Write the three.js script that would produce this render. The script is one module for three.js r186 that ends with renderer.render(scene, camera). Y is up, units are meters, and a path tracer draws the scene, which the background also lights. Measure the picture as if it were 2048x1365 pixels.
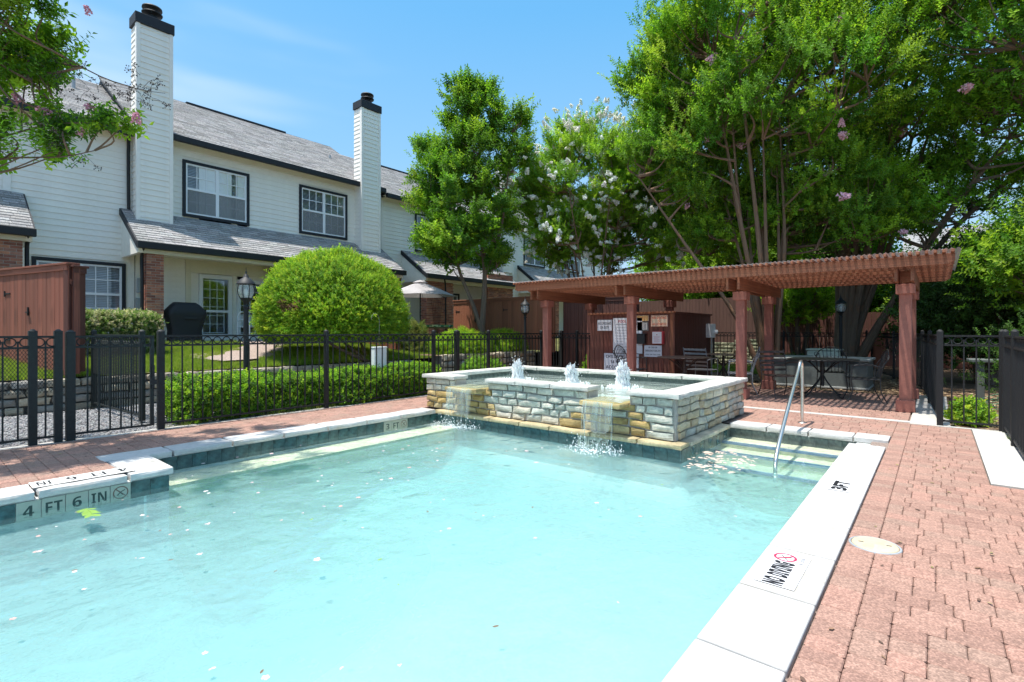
import * as THREE from 'three';
import { mergeGeometries, toCreasedNormals } from 'three/addons/utils/BufferGeometryUtils.js';
import { RoundedBoxGeometry } from 'three/addons/geometries/RoundedBoxGeometry.js';

// ---------------------------------------------------------------- camera, sky, sun, exposure
// World: y up, metres, pool deck at y = 0. The pool's long axis runs along -z; "a" below is -z.
const scene = new THREE.Scene();
const renderer = new THREE.WebGLRenderer({ antialias: true });
renderer.toneMapping = THREE.LinearToneMapping;
renderer.toneMappingExposure = 2.1;
renderer.shadowMap.enabled = true;
const SKY_SCALE = 1.84;
const camera = new THREE.PerspectiveCamera(67.38, 1024 / 682, 0.05, 400);
camera.position.set(0, 1.3, 0);
camera.rotation.order = 'YXZ';
camera.rotation.y = THREE.MathUtils.degToRad(39.73);
camera.setViewOffset(2048, 1365, 0, 20.5, 2048, 1365);
scene.add(camera);

function rng(seed) {
  let s = seed >>> 0;
  return () => { s = (s + 0x6D2B79F5) >>> 0; let t = s; t = Math.imul(t ^ (t >>> 15), t | 1); t ^= t + Math.imul(t ^ (t >>> 7), t | 61); return ((t ^ (t >>> 14)) >>> 0) / 4294967296; };
}
const lerp = (a, b, t) => a + (b - a) * t, clamp = (x, a = 0, b = 1) => Math.min(b, Math.max(a, x));
const smooth = (a, b, x) => { const t = clamp((x - a) / (b - a)); return t * t * (3 - 2 * t); };
// tileable value noise on a lattice of c x r cells
function lattice(c, r, seed) {
  const R = rng(seed), g = new Float32Array(c * r); for (let i = 0; i < c * r; i++) g[i] = R();
  return (u, v) => {
    const x = (u - Math.floor(u)) * c, y = (v - Math.floor(v)) * r, i = Math.floor(x) % c, j = Math.floor(y) % r, fx = x - Math.floor(x), fy = y - Math.floor(y);
    const sx = fx * fx * (3 - 2 * fx), sy = fy * fy * (3 - 2 * fy), i1 = (i + 1) % c, j1 = (j + 1) % r;
    return lerp(lerp(g[j * c + i], g[j * c + i1], sx), lerp(g[j1 * c + i], g[j1 * c + i1], sx), sy);
  };
}
function fbm(c, r, oct, seed, gain = 0.5) {
  const L = []; for (let o = 0; o < oct; o++) L.push(lattice(c << o, r << o, seed + o * 17));
  return (u, v) => { let s = 0, a = 1, t = 0; for (const f of L) { s += a * f(u, v); t += a; a *= gain; } return s / t; };
}
const SUN = new THREE.Vector3(-0.125, 1, 0.24).normalize();
{
  const W = 1024, Hh = 512, data = new Float32Array(W * Hh * 4), n1 = fbm(5, 14, 6, 71, 0.58), n2 = fbm(3, 5, 4, 17);
  const stops = [[0, 0.50, 0.70, 0.90], [8, 0.43, 0.67, 0.91], [18, 0.28, 0.57, 0.90], [32, 0.135, 0.45, 0.84], [60, 0.08, 0.33, 0.72], [90, 0.07, 0.29, 0.66]];
  for (let j = 0; j < Hh; j++) for (let i = 0; i < W; i++) {
    const u = (i + 0.5) / W, v = (j + 0.5) / Hh, el = (v - 0.5) * Math.PI, az = (u - 0.5) * 2 * Math.PI;
    const dx = Math.cos(el) * Math.cos(az), dy = Math.sin(el), dz = Math.cos(el) * Math.sin(az), e = Math.max(0, el * 180 / Math.PI);
    let k = 0; while (k < stops.length - 2 && e > stops[k + 1][0]) k++;
    const t = clamp((e - stops[k][0]) / (stops[k + 1][0] - stops[k][0]));
    const c = [1, 2, 3].map((m) => lerp(stops[k][m], stops[k + 1][m], t));
    const cl = 0.5 * smooth(0.47, 0.72, n1(u * 1 + 0.07 * n2(u, v), v * 1.6)) * smooth(0.3, 0.6, n2(u, v)) * smooth(2, 14, e);
    const g = dx * SUN.x + dy * SUN.y + dz * SUN.z, glow = 1.3 * Math.exp(-(1 - g) * 7) + 2.4 * Math.exp(-(1 - g) * 60);
    const o = (j * W + i) * 4;
    for (let m = 0; m < 3; m++) data[o + m] = (lerp(c[m], [0.72, 0.86, 1.0][m], cl) + glow * [1, 0.98, 0.93][m]) / SKY_SCALE;
    data[o + 3] = 1;
  }
  const t = new THREE.DataTexture(data, W, Hh, THREE.RGBAFormat, THREE.FloatType);
  t.mapping = THREE.EquirectangularReflectionMapping; t.magFilter = t.minFilter = THREE.LinearFilter; t.wrapS = THREE.RepeatWrapping; t.needsUpdate = true;
  scene.background = t; scene.environment = t;
}
const sun = new THREE.DirectionalLight(new THREE.Color(1, 0.955, 0.88), 3.2);
sun.name = 'sun'; sun.position.copy(SUN).multiplyScalar(60).add(new THREE.Vector3(-7, 0, -9)); sun.target.position.set(-7, 0, -9);
sun.castShadow = true; sun.shadow.mapSize.set(4096, 4096); sun.shadow.bias = -0.0004; sun.shadow.normalBias = 0.02;
Object.assign(sun.shadow.camera, { left: -26, right: 26, top: 26, bottom: -26, near: 5, far: 110 });
scene.add(sun, sun.target);

// ---------------------------------------------------------------- textures (grain, speckle, mottling; multiplied by the material colour)
function tex(size, T, fn, srgb = true) {
  const d = new Uint8Array(size * size * 4);
  for (let j = 0; j < size; j++) for (let i = 0; i < size; i++) {
    const c = fn((i + 0.5) / size, (j + 0.5) / size), o = (j * size + i) * 4, q = Array.isArray(c) ? c : [c, c, c];
    for (let m = 0; m < 3; m++) d[o + m] = clamp(q[m]) * 255; d[o + 3] = 255;
  }
  const t = new THREE.DataTexture(d, size, size); t.wrapS = t.wrapT = THREE.RepeatWrapping; t.magFilter = THREE.LinearFilter; t.minFilter = THREE.LinearMipmapLinearFilter; t.generateMipmaps = true;
  if (srgb) t.colorSpace = THREE.SRGBColorSpace;
  const r = Array.isArray(T) ? T : [T, T]; t.repeat.set(1 / r[0], 1 / r[1]); t.needsUpdate = true; return t;
}
const nA = fbm(4, 4, 6, 3), nB = fbm(24, 24, 4, 11, 0.65), nC = fbm(90, 90, 2, 29), nS = fbm(70, 3, 4, 41, 0.6), nS2 = fbm(3, 70, 4, 43, 0.6);
const T = {
  woodV: tex(512, [0.5, 1.6], (u, v) => 0.62 + 0.42 * nS(u, v) - 0.1 * smooth(0.62, 0.8, nA(u, v))),
  woodH: tex(512, [1.6, 0.5], (u, v) => 0.62 + 0.42 * nS2(u, v) - 0.1 * smooth(0.62, 0.8, nA(u, v))),
  speck: tex(512, 0.55, (u, v) => { const k = nC(u, v), q = 0.78 + 0.16 * nB(u, v) + 0.24 * (k - 0.5) * 1.5; return [q + 0.1 * smooth(0.66, 0.8, k), q + 0.14 * smooth(0.66, 0.8, k), q + 0.14 * smooth(0.66, 0.8, k)]; }),
  stone: tex(512, 0.9, (u, v) => { const q = 0.7 + 0.34 * nA(u, v) + 0.2 * (nB(u, v) - 0.5) + 0.1 * (nC(u, v) - 0.5); return q; }),
  fine: tex(512, 1.3, (u, v) => 0.92 + 0.16 * (nA(u, v) - 0.5) + 0.14 * (nB(u, v) - 0.5) + 0.06 * (nC(u, v) - 0.5)),
  grit: tex(512, 0.8, (u, v) => 0.8 + 0.5 * (nC(u, v) - 0.5) + 0.2 * (nB(u, v) - 0.5)),
  soil: tex(512, 2.4, (u, v) => { const a = nA(u, v), b = nB(u, v), k = nC(u, v); const q = 0.7 + 0.35 * (a - 0.5) + 0.5 * (b - 0.5) + 0.3 * (k - 0.5); return [q + 0.06, q, q - 0.06]; }),
  bark: tex(512, [0.35, 1.2], (u, v) => { const k = nS(u, v), p = smooth(0.55, 0.7, nA(u, v)); return [0.58 + 0.42 * k + 0.1 * p, 0.56 + 0.4 * k + 0.04 * p, 0.54 + 0.4 * k]; }),
  tile: tex(256, 0.6, (u, v) => { const a = nA(u, v), b = nB(u, v); const q = 0.74 + 0.7 * (a - 0.5) + 0.5 * (b - 0.5); return [q * 0.9, q, q]; }),
  coping: tex(512, 1.9, (u, v) => { const s = smooth(0.56, 0.7, nA(u, v)) * smooth(0.4, 0.6, nB(u, v)), q = 0.95 + 0.1 * (nB(u, v) - 0.5) + 0.08 * (nC(u, v) - 0.5); return [q - 0.07 * s, q - 0.09 * s, q - 0.12 * s]; }),
  paint: tex(256, 1.7, (u, v) => 0.96 + 0.06 * (nA(u, v) - 0.5) + 0.05 * (nB(u, v) - 0.5)),
};
const ripA = fbm(7, 7, 5, 91, 0.55), ripB = fbm(9, 9, 3, 97);
const T_ripple = tex(512, 2.6, (u, v) => { const w = ripA(u + 0.06 * ripB(u, v), v); return 0.5 + 0.9 * (w - 0.5) + 0.35 * (1 - Math.abs(ripB(u, v) * 2 - 1) - 0.5); }, false);
const C3 = (c) => new THREE.Color().setRGB(c[0], c[1], c[2]);
function mat(c, rough = 0.85, o = {}) {
  const { map, bump, ...rest } = o, P = 'transmission' in o || 'clearcoat' in o || 'sheen' in o || 'attenuationColor' in o || 'specularIntensity' in o;
  const m = new (P ? THREE.MeshPhysicalMaterial : THREE.MeshStandardMaterial)({ color: C3(c), roughness: rough, ...rest });
  if (map) { m.map = T[map]; if (bump) { m.bumpMap = T[map]; m.bumpScale = bump; } }
  return m;
}
const D2 = THREE.DoubleSide;
const M = {
  siding: mat([0.95, 0.9, 0.81], 0.6, { map: 'paint' }), trimW: mat([0.95, 0.9, 0.82], 0.55, { map: 'paint' }), cream: mat([0.82, 0.76, 0.6], 0.6, { map: 'paint' }),
  black: mat([0.009, 0.01, 0.012], 0.6), blackIron: mat([0.011, 0.011, 0.012], 0.62, { map: 'grit' }), navy: mat([0.012, 0.015, 0.021], 0.7),
  vinyl: mat([0.82, 0.83, 0.84], 0.4), glass: mat([0.96, 0.98, 1], 0.02, { transmission: 1, ior: 1.52, specularIntensity: 1 }), dark: mat([0.03, 0.033, 0.038], 0.9), blind: mat([0.55, 0.55, 0.54], 0.7), screen: mat([0.3, 0.31, 0.32], 0.9, { transparent: true, opacity: 0.5 }),
  shingle: mat([0.47, 0.46, 0.45], 0.95, { map: 'grit', bump: 0.003, vertexColors: true }), roofBase: mat([0.1, 0.1, 0.1], 0.95),
  mortar: mat([0.5, 0.46, 0.41], 0.95, { map: 'fine' }), core: mat([0.12, 0.11, 0.1], 0.95),
  concrete: mat([0.52, 0.495, 0.455], 0.88, { map: 'coping', bump: 0.002 }), slab: mat([0.5, 0.46, 0.42], 0.9, { map: 'fine', bump: 0.002 }), pathM: mat([0.52, 0.4, 0.34], 0.9, { map: 'grit' }),
  coping: mat([0.57, 0.555, 0.535], 0.8, { map: 'coping', bump: 0.003 }), capstone: mat([0.66, 0.63, 0.57], 0.75, { map: 'fine', bump: 0.004 }), ledge: mat([0.58, 0.47, 0.27], 0.7, { map: 'stone', bump: 0.006 }),
  bed: mat([0.4, 0.3, 0.25], 0.98, { map: 'grit', bump: 0.004 }), plaster: mat([0.8, 0.83, 0.8], 0.8, { map: 'fine' }), step: mat([0.8, 0.77, 0.54], 0.8, { map: 'fine' }), nosing: mat([0.1, 0.2, 0.33], 0.4), grout: mat([0.55, 0.57, 0.53], 0.9),
  steel: mat([0.78, 0.74, 0.68], 0.3, { metalness: 1 }), galvan: mat([0.42, 0.45, 0.47], 0.5, { map: 'fine' }), utility: mat([0.72, 0.74, 0.74], 0.5), lid: mat([0.66, 0.56, 0.38], 0.6, { map: 'fine' }),
  soil: mat([0.27, 0.2, 0.145], 0.97, { map: 'soil', bump: 0.02 }), lawnSoil: mat([0.2, 0.24, 0.07], 0.97, { map: 'soil' }), gravelBed: mat([0.42, 0.4, 0.39], 0.95, { map: 'grit', bump: 0.012 }),
  bark: mat([0.46, 0.31, 0.205], 0.9, { map: 'bark', bump: 0.03 }), barkGrey: mat([0.42, 0.32, 0.245], 0.92, { map: 'bark', bump: 0.035 }), plasterRoom: mat([0.55, 0.52, 0.47], 0.9),
  lampGlass: mat([0.9, 0.92, 0.9], 0.12, { transmission: 0.75, ior: 1.5 }), plastic: mat([0.8, 0.82, 0.86], 0.35, { transmission: 0.8, ior: 1.45, map: 'fine', side: D2 }),
  foam: mat([0.96, 0.97, 0.98], 0.2, { transmission: 0.36, ior: 1.33, side: D2 }), fall: mat([0.92, 0.97, 0.96], 0.1, { transmission: 0.88, ior: 1.33, side: D2 }),
  canvasF: mat([0.5, 0.46, 0.46], 0.9, { transmission: 0.25, side: D2, map: 'fine' }), grill: mat([0.016, 0.017, 0.02], 0.75), whitePaint: mat([0.82, 0.83, 0.85], 0.45), blueC: mat([0.3, 0.42, 0.52], 0.5), pine: mat([0.5, 0.32, 0.17], 0.7, { map: 'woodH' }),
  greenNet: mat([0.06, 0.3, 0.17], 0.6, { side: D2 }), greyBox: mat([0.14, 0.16, 0.155], 0.65, { map: 'fine' }), palePlastic: mat([0.55, 0.6, 0.5], 0.6), paleTop: mat([0.36, 0.38, 0.37], 0.6, { map: 'fine' }), redBox: mat([0.5, 0.04, 0.05], 0.5), blackBox: mat([0.02, 0.02, 0.022], 0.4),
};
const stained = (c, n = 4, seed = 5) => { const R = rng(seed), v = [], h = []; for (let i = 0; i < n; i++) { const k = 0.82 + 0.36 * R(), g = 0.92 + 0.16 * R(), q = [c[0] * k, c[1] * k * g, c[2] * k * g]; v.push(mat(q, 0.72, { map: 'woodV', bump: 0.002 })); h.push(mat(q, 0.72, { map: 'woodH', bump: 0.002 })); } return { v, h }; };
const cedar = stained([0.45, 0.16, 0.08]), redwood = stained([0.38, 0.12, 0.075], 4, 9), oldwood = stained([0.2, 0.105, 0.08], 4, 12), darkwood = stained([0.17, 0.06, 0.043], 3, 15);

// ---------------------------------------------------------------- helpers
const taken = {};
const numbered = (n) => { const k = taken[n] = (taken[n] ?? -1) + 1; return k ? `${n}_${String(k).padStart(3, '0')}` : n; };
function thing(name, label, category, [x, y, a] = [0, 0, 0], group, turn = 0) {
  const o = new THREE.Group(); o.name = numbered(name); o.position.set(x, y, -a); o.rotation.y = turn; scene.add(o);
  o.userData = { label, category }; if (group) o.userData.group = group; return o;
}
function part(name, geo, m, parent) {
  const g = Array.isArray(geo) ? join(geo) : geo, o = new THREE.Mesh(g, m); o.name = name; o.castShadow = o.receiveShadow = true; parent.add(o); return o;
}
function solo(name, label, category, geo, m, group, at = [0, 0, 0]) {
  const o = part(numbered(name), geo, m, scene); o.position.set(at[0], at[1], -at[2]); o.userData = { label, category }; if (group) o.userData.group = group; return o;
}
function struct(name, geo, m, label, category, parent = scene) { const o = part(numbered(name), geo, m, parent); o.userData = { kind: 'structure', label, category }; return o; }
function stuff(o) { o.userData.kind = 'stuff'; return o; }
function copyOf(o, label, [x, y, a], turn = 0) { const c = o.clone(); c.name = numbered(o.name.replace(/_\d{3}$/, '')); c.userData = { ...o.userData, label: label ?? o.userData.label }; c.position.set(x, y, -a); c.rotation.y = turn; scene.add(c); return c; }
function join(list) {
  const L = list.filter(Boolean).map((g) => (g.index ? g.toNonIndexed() : g)), c = L.some((g) => g.attributes.color);
  for (const g of L) { for (const k of Object.keys(g.attributes)) if (!['position', 'normal', 'uv', 'color'].includes(k)) g.deleteAttribute(k); if (c && !g.attributes.color) tint(g, [1, 1, 1]); if (!g.attributes.uv) metre(g); }
  return L.length === 1 ? L[0] : mergeGeometries(L);
}
function tint(g, c) { const n = g.attributes.position.count, d = new Float32Array(n * 3); for (let i = 0; i < n; i++) d.set(c, i * 3); g.setAttribute('color', new THREE.BufferAttribute(d, 3)); return g; }
const uvR = rng(77);
function metre(g) { // uv in metres from the dominant normal
  const p = g.attributes.position, n = g.attributes.normal, uv = new Float32Array(p.count * 2), ou = uvR() * 3, ov = uvR() * 3;
  for (let i = 0; i < p.count; i++) {
    const ax = Math.abs(n.getX(i)), ay = Math.abs(n.getY(i)), az = Math.abs(n.getZ(i)), x = p.getX(i), y = p.getY(i), z = p.getZ(i);
    uv[i * 2] = ou + (ay >= ax && ay >= az ? x : ax >= az ? z : x); uv[i * 2 + 1] = ov + (ay >= ax && ay >= az ? z : y);
  }
  g.setAttribute('uv', new THREE.BufferAttribute(uv, 2)); return g;
}
function bx(x0, x1, y0, y1, a0, a1) { const g = new THREE.BoxGeometry(Math.abs(x1 - x0), Math.abs(y1 - y0), Math.abs(a1 - a0)); g.translate((x0 + x1) / 2, (y0 + y1) / 2, -(a0 + a1) / 2); return metre(g); }
function rbx(x0, x1, y0, y1, a0, a1, r = 0.01, s = 1) { const g = new RoundedBoxGeometry(Math.abs(x1 - x0), Math.abs(y1 - y0), Math.abs(a1 - a0), s, r); g.translate((x0 + x1) / 2, (y0 + y1) / 2, -(a0 + a1) / 2); return metre(g); }
const V3 = (x, y, a) => new THREE.Vector3(x, y, -a);
function tube(pts, r, radial = 6, seg, closed = false) {
  const P = pts.map((p) => (p.isVector3 ? p : V3(...p))), c = new THREE.CatmullRomCurve3(P, closed, 'centripetal');
  return new THREE.TubeGeometry(c, seg ?? Math.max(1, (P.length - 1) * (P.length > 2 ? 4 : 1)), r, radial, closed);
}
function bar(p, q, w, h = w) { // square bar between two points
  const A = p.isVector3 ? p : V3(...p), Bq = q.isVector3 ? q : V3(...q), d = Bq.clone().sub(A), L = d.length(), g = new THREE.BoxGeometry(w, h, L);
  metre(g); const m = new THREE.Matrix4().lookAt(A, Bq, Math.abs(d.y) > 0.98 * L ? new THREE.Vector3(1, 0, 0) : new THREE.Vector3(0, 1, 0)); g.applyMatrix4(m); g.translate((A.x + Bq.x) / 2, (A.y + Bq.y) / 2, (A.z + Bq.z) / 2); return g;
}
function taper(pts, r0, r1, radial = 7, wob = 0, R = null) { // tapered limb through points
  const P = pts.map((p) => (p.isVector3 ? p : V3(...p))), c = new THREE.CatmullRomCurve3(P, false, 'centripetal'), n = Math.max(2, (P.length - 1) * 4), fr = c.computeFrenetFrames(n, false), pos = [], uv = [], idx = []; let len = 0, last = null;
  for (let i = 0; i <= n; i++) {
    const q = c.getPoint(i / n), t = i / n, r = lerp(r0, r1, Math.pow(t, 0.8)); if (last) len += q.distanceTo(last); last = q;
    for (let k = 0; k <= radial; k++) { const th = k / radial * Math.PI * 2, w = 1 + wob * Math.sin(th * 3 + i * 0.9); const v = q.clone().addScaledVector(fr.normals[i], Math.cos(th) * r * w).addScaledVector(fr.binormals[i], Math.sin(th) * r * w); pos.push(v.x, v.y, v.z); uv.push(k / radial * 6.283 * r0, len); }
  }
  for (let i = 0; i < n; i++) for (let k = 0; k < radial; k++) { const a = i * (radial + 1) + k, b = a + radial + 1; idx.push(a, a + 1, b, b, a + 1, b + 1); }
  const g = new THREE.BufferGeometry(); g.setAttribute('position', new THREE.Float32BufferAttribute(pos, 3)); g.setAttribute('uv', new THREE.Float32BufferAttribute(uv, 2)); g.setIndex(idx); g.computeVertexNormals(); return g;
}
function lathe(pts, seg = 20) { const g = new THREE.LatheGeometry(pts.map((p) => new THREE.Vector2(p[0], p[1])), seg); return g; }
function poly(points, holes, y, T3) { // flat sheet from [x, a] outlines
  const s = new THREE.Shape(points.map((p) => new THREE.Vector2(p[0], p[1]))); for (const h of holes || []) s.holes.push(new THREE.Path(h.map((p) => new THREE.Vector2(p[0], p[1]))));
  const g = new THREE.ShapeGeometry(s); g.rotateX(-Math.PI / 2); g.translate(0, y, 0); return metre(g);
}
const noise3 = (() => { const R = rng(1234), N = 64, g = new Float32Array(N * N * N); for (let i = 0; i < g.length; i++) g[i] = R() * 2 - 1; const at = (i, j, k) => g[((i & 63) * N + (j & 63)) * N + (k & 63)];
  return (x, y, z) => { const i = Math.floor(x), j = Math.floor(y), k = Math.floor(z), s = (t) => t * t * (3 - 2 * t), a = s(x - i), b = s(y - j), c = s(z - k); let v = 0; for (let di = 0; di < 2; di++) for (let dj = 0; dj < 2; dj++) for (let dk = 0; dk < 2; dk++) v += at(i + di, j + dj, k + dk) * (di ? a : 1 - a) * (dj ? b : 1 - b) * (dk ? c : 1 - c); return v; }; })();
function stone(x0, x1, y0, y1, a0, a1, seed, rough = 0.012, round = 0.02) { // a split-faced stone block
  const w = x1 - x0, h = y1 - y0, d = a1 - a0, g = new THREE.BoxGeometry(w, h, d, Math.max(2, Math.min(5, Math.round(w / 0.07))), 3, Math.max(1, Math.min(5, Math.round(d / 0.07)))), p = g.attributes.position;
  for (let i = 0; i < p.count; i++) {
    let x = p.getX(i), y = p.getY(i), z = p.getZ(i); const ex = Math.abs(x) / (w / 2), ey = Math.abs(y) / (h / 2), ez = Math.abs(z) / (d / 2);
    const c = Math.max(0, ex + ey - 1.45, ey + ez - 1.45, ex + ez - 1.45) * round; x -= Math.sign(x) * c; y -= Math.sign(y) * c * 0.6; z -= Math.sign(z) * c;
    const q = 9, X = x + x0, Y = y + y0, Z = z + a0; p.setXYZ(i, x + rough * noise3(X * q + seed, Y * q, Z * q), y + 0.5 * rough * noise3(X * q, Y * q + seed, Z * q + 9), z + rough * noise3(X * q + 5, Y * q, Z * q + seed));
  }
  g.translate((x0 + x1) / 2, (y0 + y1) / 2, -(a0 + a1) / 2); const f = g.toNonIndexed(); f.computeVertexNormals(); return metre(f);
}
function canvasTex(w, h, draw) { const c = document.createElement('canvas'); c.width = w; c.height = h; const k = c.getContext('2d'); draw(k, w, h); const t = new THREE.CanvasTexture(c); t.colorSpace = THREE.SRGBColorSpace; t.magFilter = THREE.LinearFilter; return t; }
function fit(k, s, x, y, maxW, font, heavy) { k.font = font; const m = k.measureText(s).width; k.save(); k.translate(x, y); k.scale(Math.min(1.6, maxW / m), 1); k.textAlign = 'center'; k.textBaseline = 'middle'; k.fillText(s, 0, 0); if (heavy) k.strokeText(s, 0, 0); k.restore(); }

// ---------------------------------------------------------------- ground, pool, deck
const WATER = -0.155;
const RING = [[-0.75, -4], [-0.75, 7.5], [-2.25, 7.5], [-2.25, 5.71], [-6.37, 5.71], [-6.37, 1.65], [-5.6, 1.65], [-5.6, -4]];
const HOLE = [[-0.6, -4.15], [-0.6, 7.65], [-2.4, 7.65], [-2.4, 5.86], [-6.52, 5.86], [-6.52, 1.5], [-5.75, 1.5], [-5.75, -4.15]];
struct('ground', poly([[-160, -120], [160, -120], [160, 200], [-160, 200]], [HOLE], -0.07), M.soil, 'brown soil strewn with dry leaf litter around the pool deck', 'ground');
struct('paving_bed', poly([[-7.86, -4.3], [1.7, -4.3], [1.7, 9.25], [-0.3, 9.25], [-0.3, 12.95], [-7.86, 12.95]], [HOLE], -0.028), M.bed, 'dark sand bed showing in the joints of the brick deck', 'paving');
{ // basin
  const b = new THREE.Group(); b.name = 'pool_basin'; b.userData = { kind: 'structure', label: 'pale plaster pool shell under the turquoise water', category: 'pool' }; scene.add(b);
  const wall = (x0, x1, a0, a1) => part('pool_wall', bx(x0, x1, -2.0, -0.06, a0, a1), M.plaster, b);
  wall(-0.75, -0.55, -4.2, 7.7); wall(-2.25, -0.7505, 7.5, 7.7); wall(-2.45, -2.25, 5.9, 7.7); wall(-6.55, -2.251, 5.71, 5.9); wall(-6.57, -6.37, 1.46, 5.709); wall(-6.3699, -5.6, 1.45, 1.65); wall(-5.8, -5.6, -4.2, 1.449); wall(-5.599, -0.751, -4.2, -4);
  const g = new THREE.PlaneGeometry(6.2, 12, 80, 140); g.rotateX(-Math.PI / 2); g.translate(-3.5, 0, -1.8); const p = g.attributes.position;
  for (let i = 0; i < p.count; i++) { const a = -p.getZ(i), x = p.getX(i); const wd = Math.min(...RING.map(([x0, a0], k) => { const [x1, a1] = RING[(k + 1) % 8], t = clamp(((x - x0) * (x1 - x0) + (a - a0) * (a1 - a0)) / ((x1 - x0) ** 2 + (a1 - a0) ** 2)); return Math.hypot(x - lerp(x0, x1, t), a - lerp(a0, a1, t)); })), deep = -0.86 - 0.82 * smooth(4.4, 2.0, a) * smooth(-2.2, -4.6, x + 0.2 * a), q = clamp(1 - wd / 0.75); p.setY(i, lerp(deep, -0.36, 1 - Math.sqrt(Math.max(0, 1 - q * q)))); /* coved foot of the walls */ }
  g.computeVertexNormals(); part('pool_floor', metre(g), M.plaster, b);
  part('bench', bx(-6.3695, -5.95, -1.4, -0.25, 1.6505, 5.7095), M.step, b); part('bench_nosing', bx(-5.96, -5.88, -0.31, -0.244, 1.651, 5.709), M.step, b);
  const st = [[7.15, 7.4995, -0.19], [6.88, 7.15, -0.27], [6.56, 6.88, -0.38]];
  for (const [a0, a1, y] of st) { part('step', bx(-2.2495, -0.7505, -1.2, y, a0, a1), M.step, b); part('step_edge', bx(-2.249, -0.751, y - 0.03, y + 0.003, a0 - 0.012, a0 + 0.028), M.nosing, b); }
}
{ // water: a still, slightly cloudy body under a rippled surface
  const s = new THREE.Shape(RING.map(([x, a]) => new THREE.Vector2(x, a))), top = new THREE.ShapeGeometry(s); top.rotateX(-Math.PI / 2); metre(top);
  const w = new THREE.Group(); w.name = 'pool_water'; w.userData = { kind: 'structure', label: 'cloudy pale turquoise water filling the pool', category: 'water' }; w.position.y = WATER; scene.add(w);
  const sm = new THREE.MeshPhysicalMaterial({ color: C3([1, 1, 1]), roughness: 0.03, transmission: 1, ior: 1.33, thickness: 0, side: D2 }); sm.bumpMap = T_ripple; sm.bumpScale = 0.03;
  part('water_surface', top, sm, w);
  const bm = new THREE.MeshPhysicalMaterial({ color: C3([0.38, 0.56, 0.6]), roughness: 0.95, transparent: true, opacity: 0.04, thickness: 1, attenuationColor: C3([0.53, 0.89, 0.885]), attenuationDistance: 1.5, specularIntensity: 0 });
  const e = new THREE.ExtrudeGeometry(s, { depth: 1.75, bevelEnabled: false }); e.rotateX(-Math.PI / 2); e.translate(0, -1.755, 0); part('water_body', e, bm, w);
  const hz = new THREE.MeshStandardMaterial({ color: C3([0.5, 0.65, 0.645]), roughness: 1, transparent: true, opacity: 0.25, side: D2 }); // suspended cloudiness, thicker with depth
  for (const d of [0.12, 0.28, 0.5, 0.82]) { const q = top.clone(); q.translate(0, -d, 0); part('water_cloudiness', q, hz, w); }
}
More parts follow.
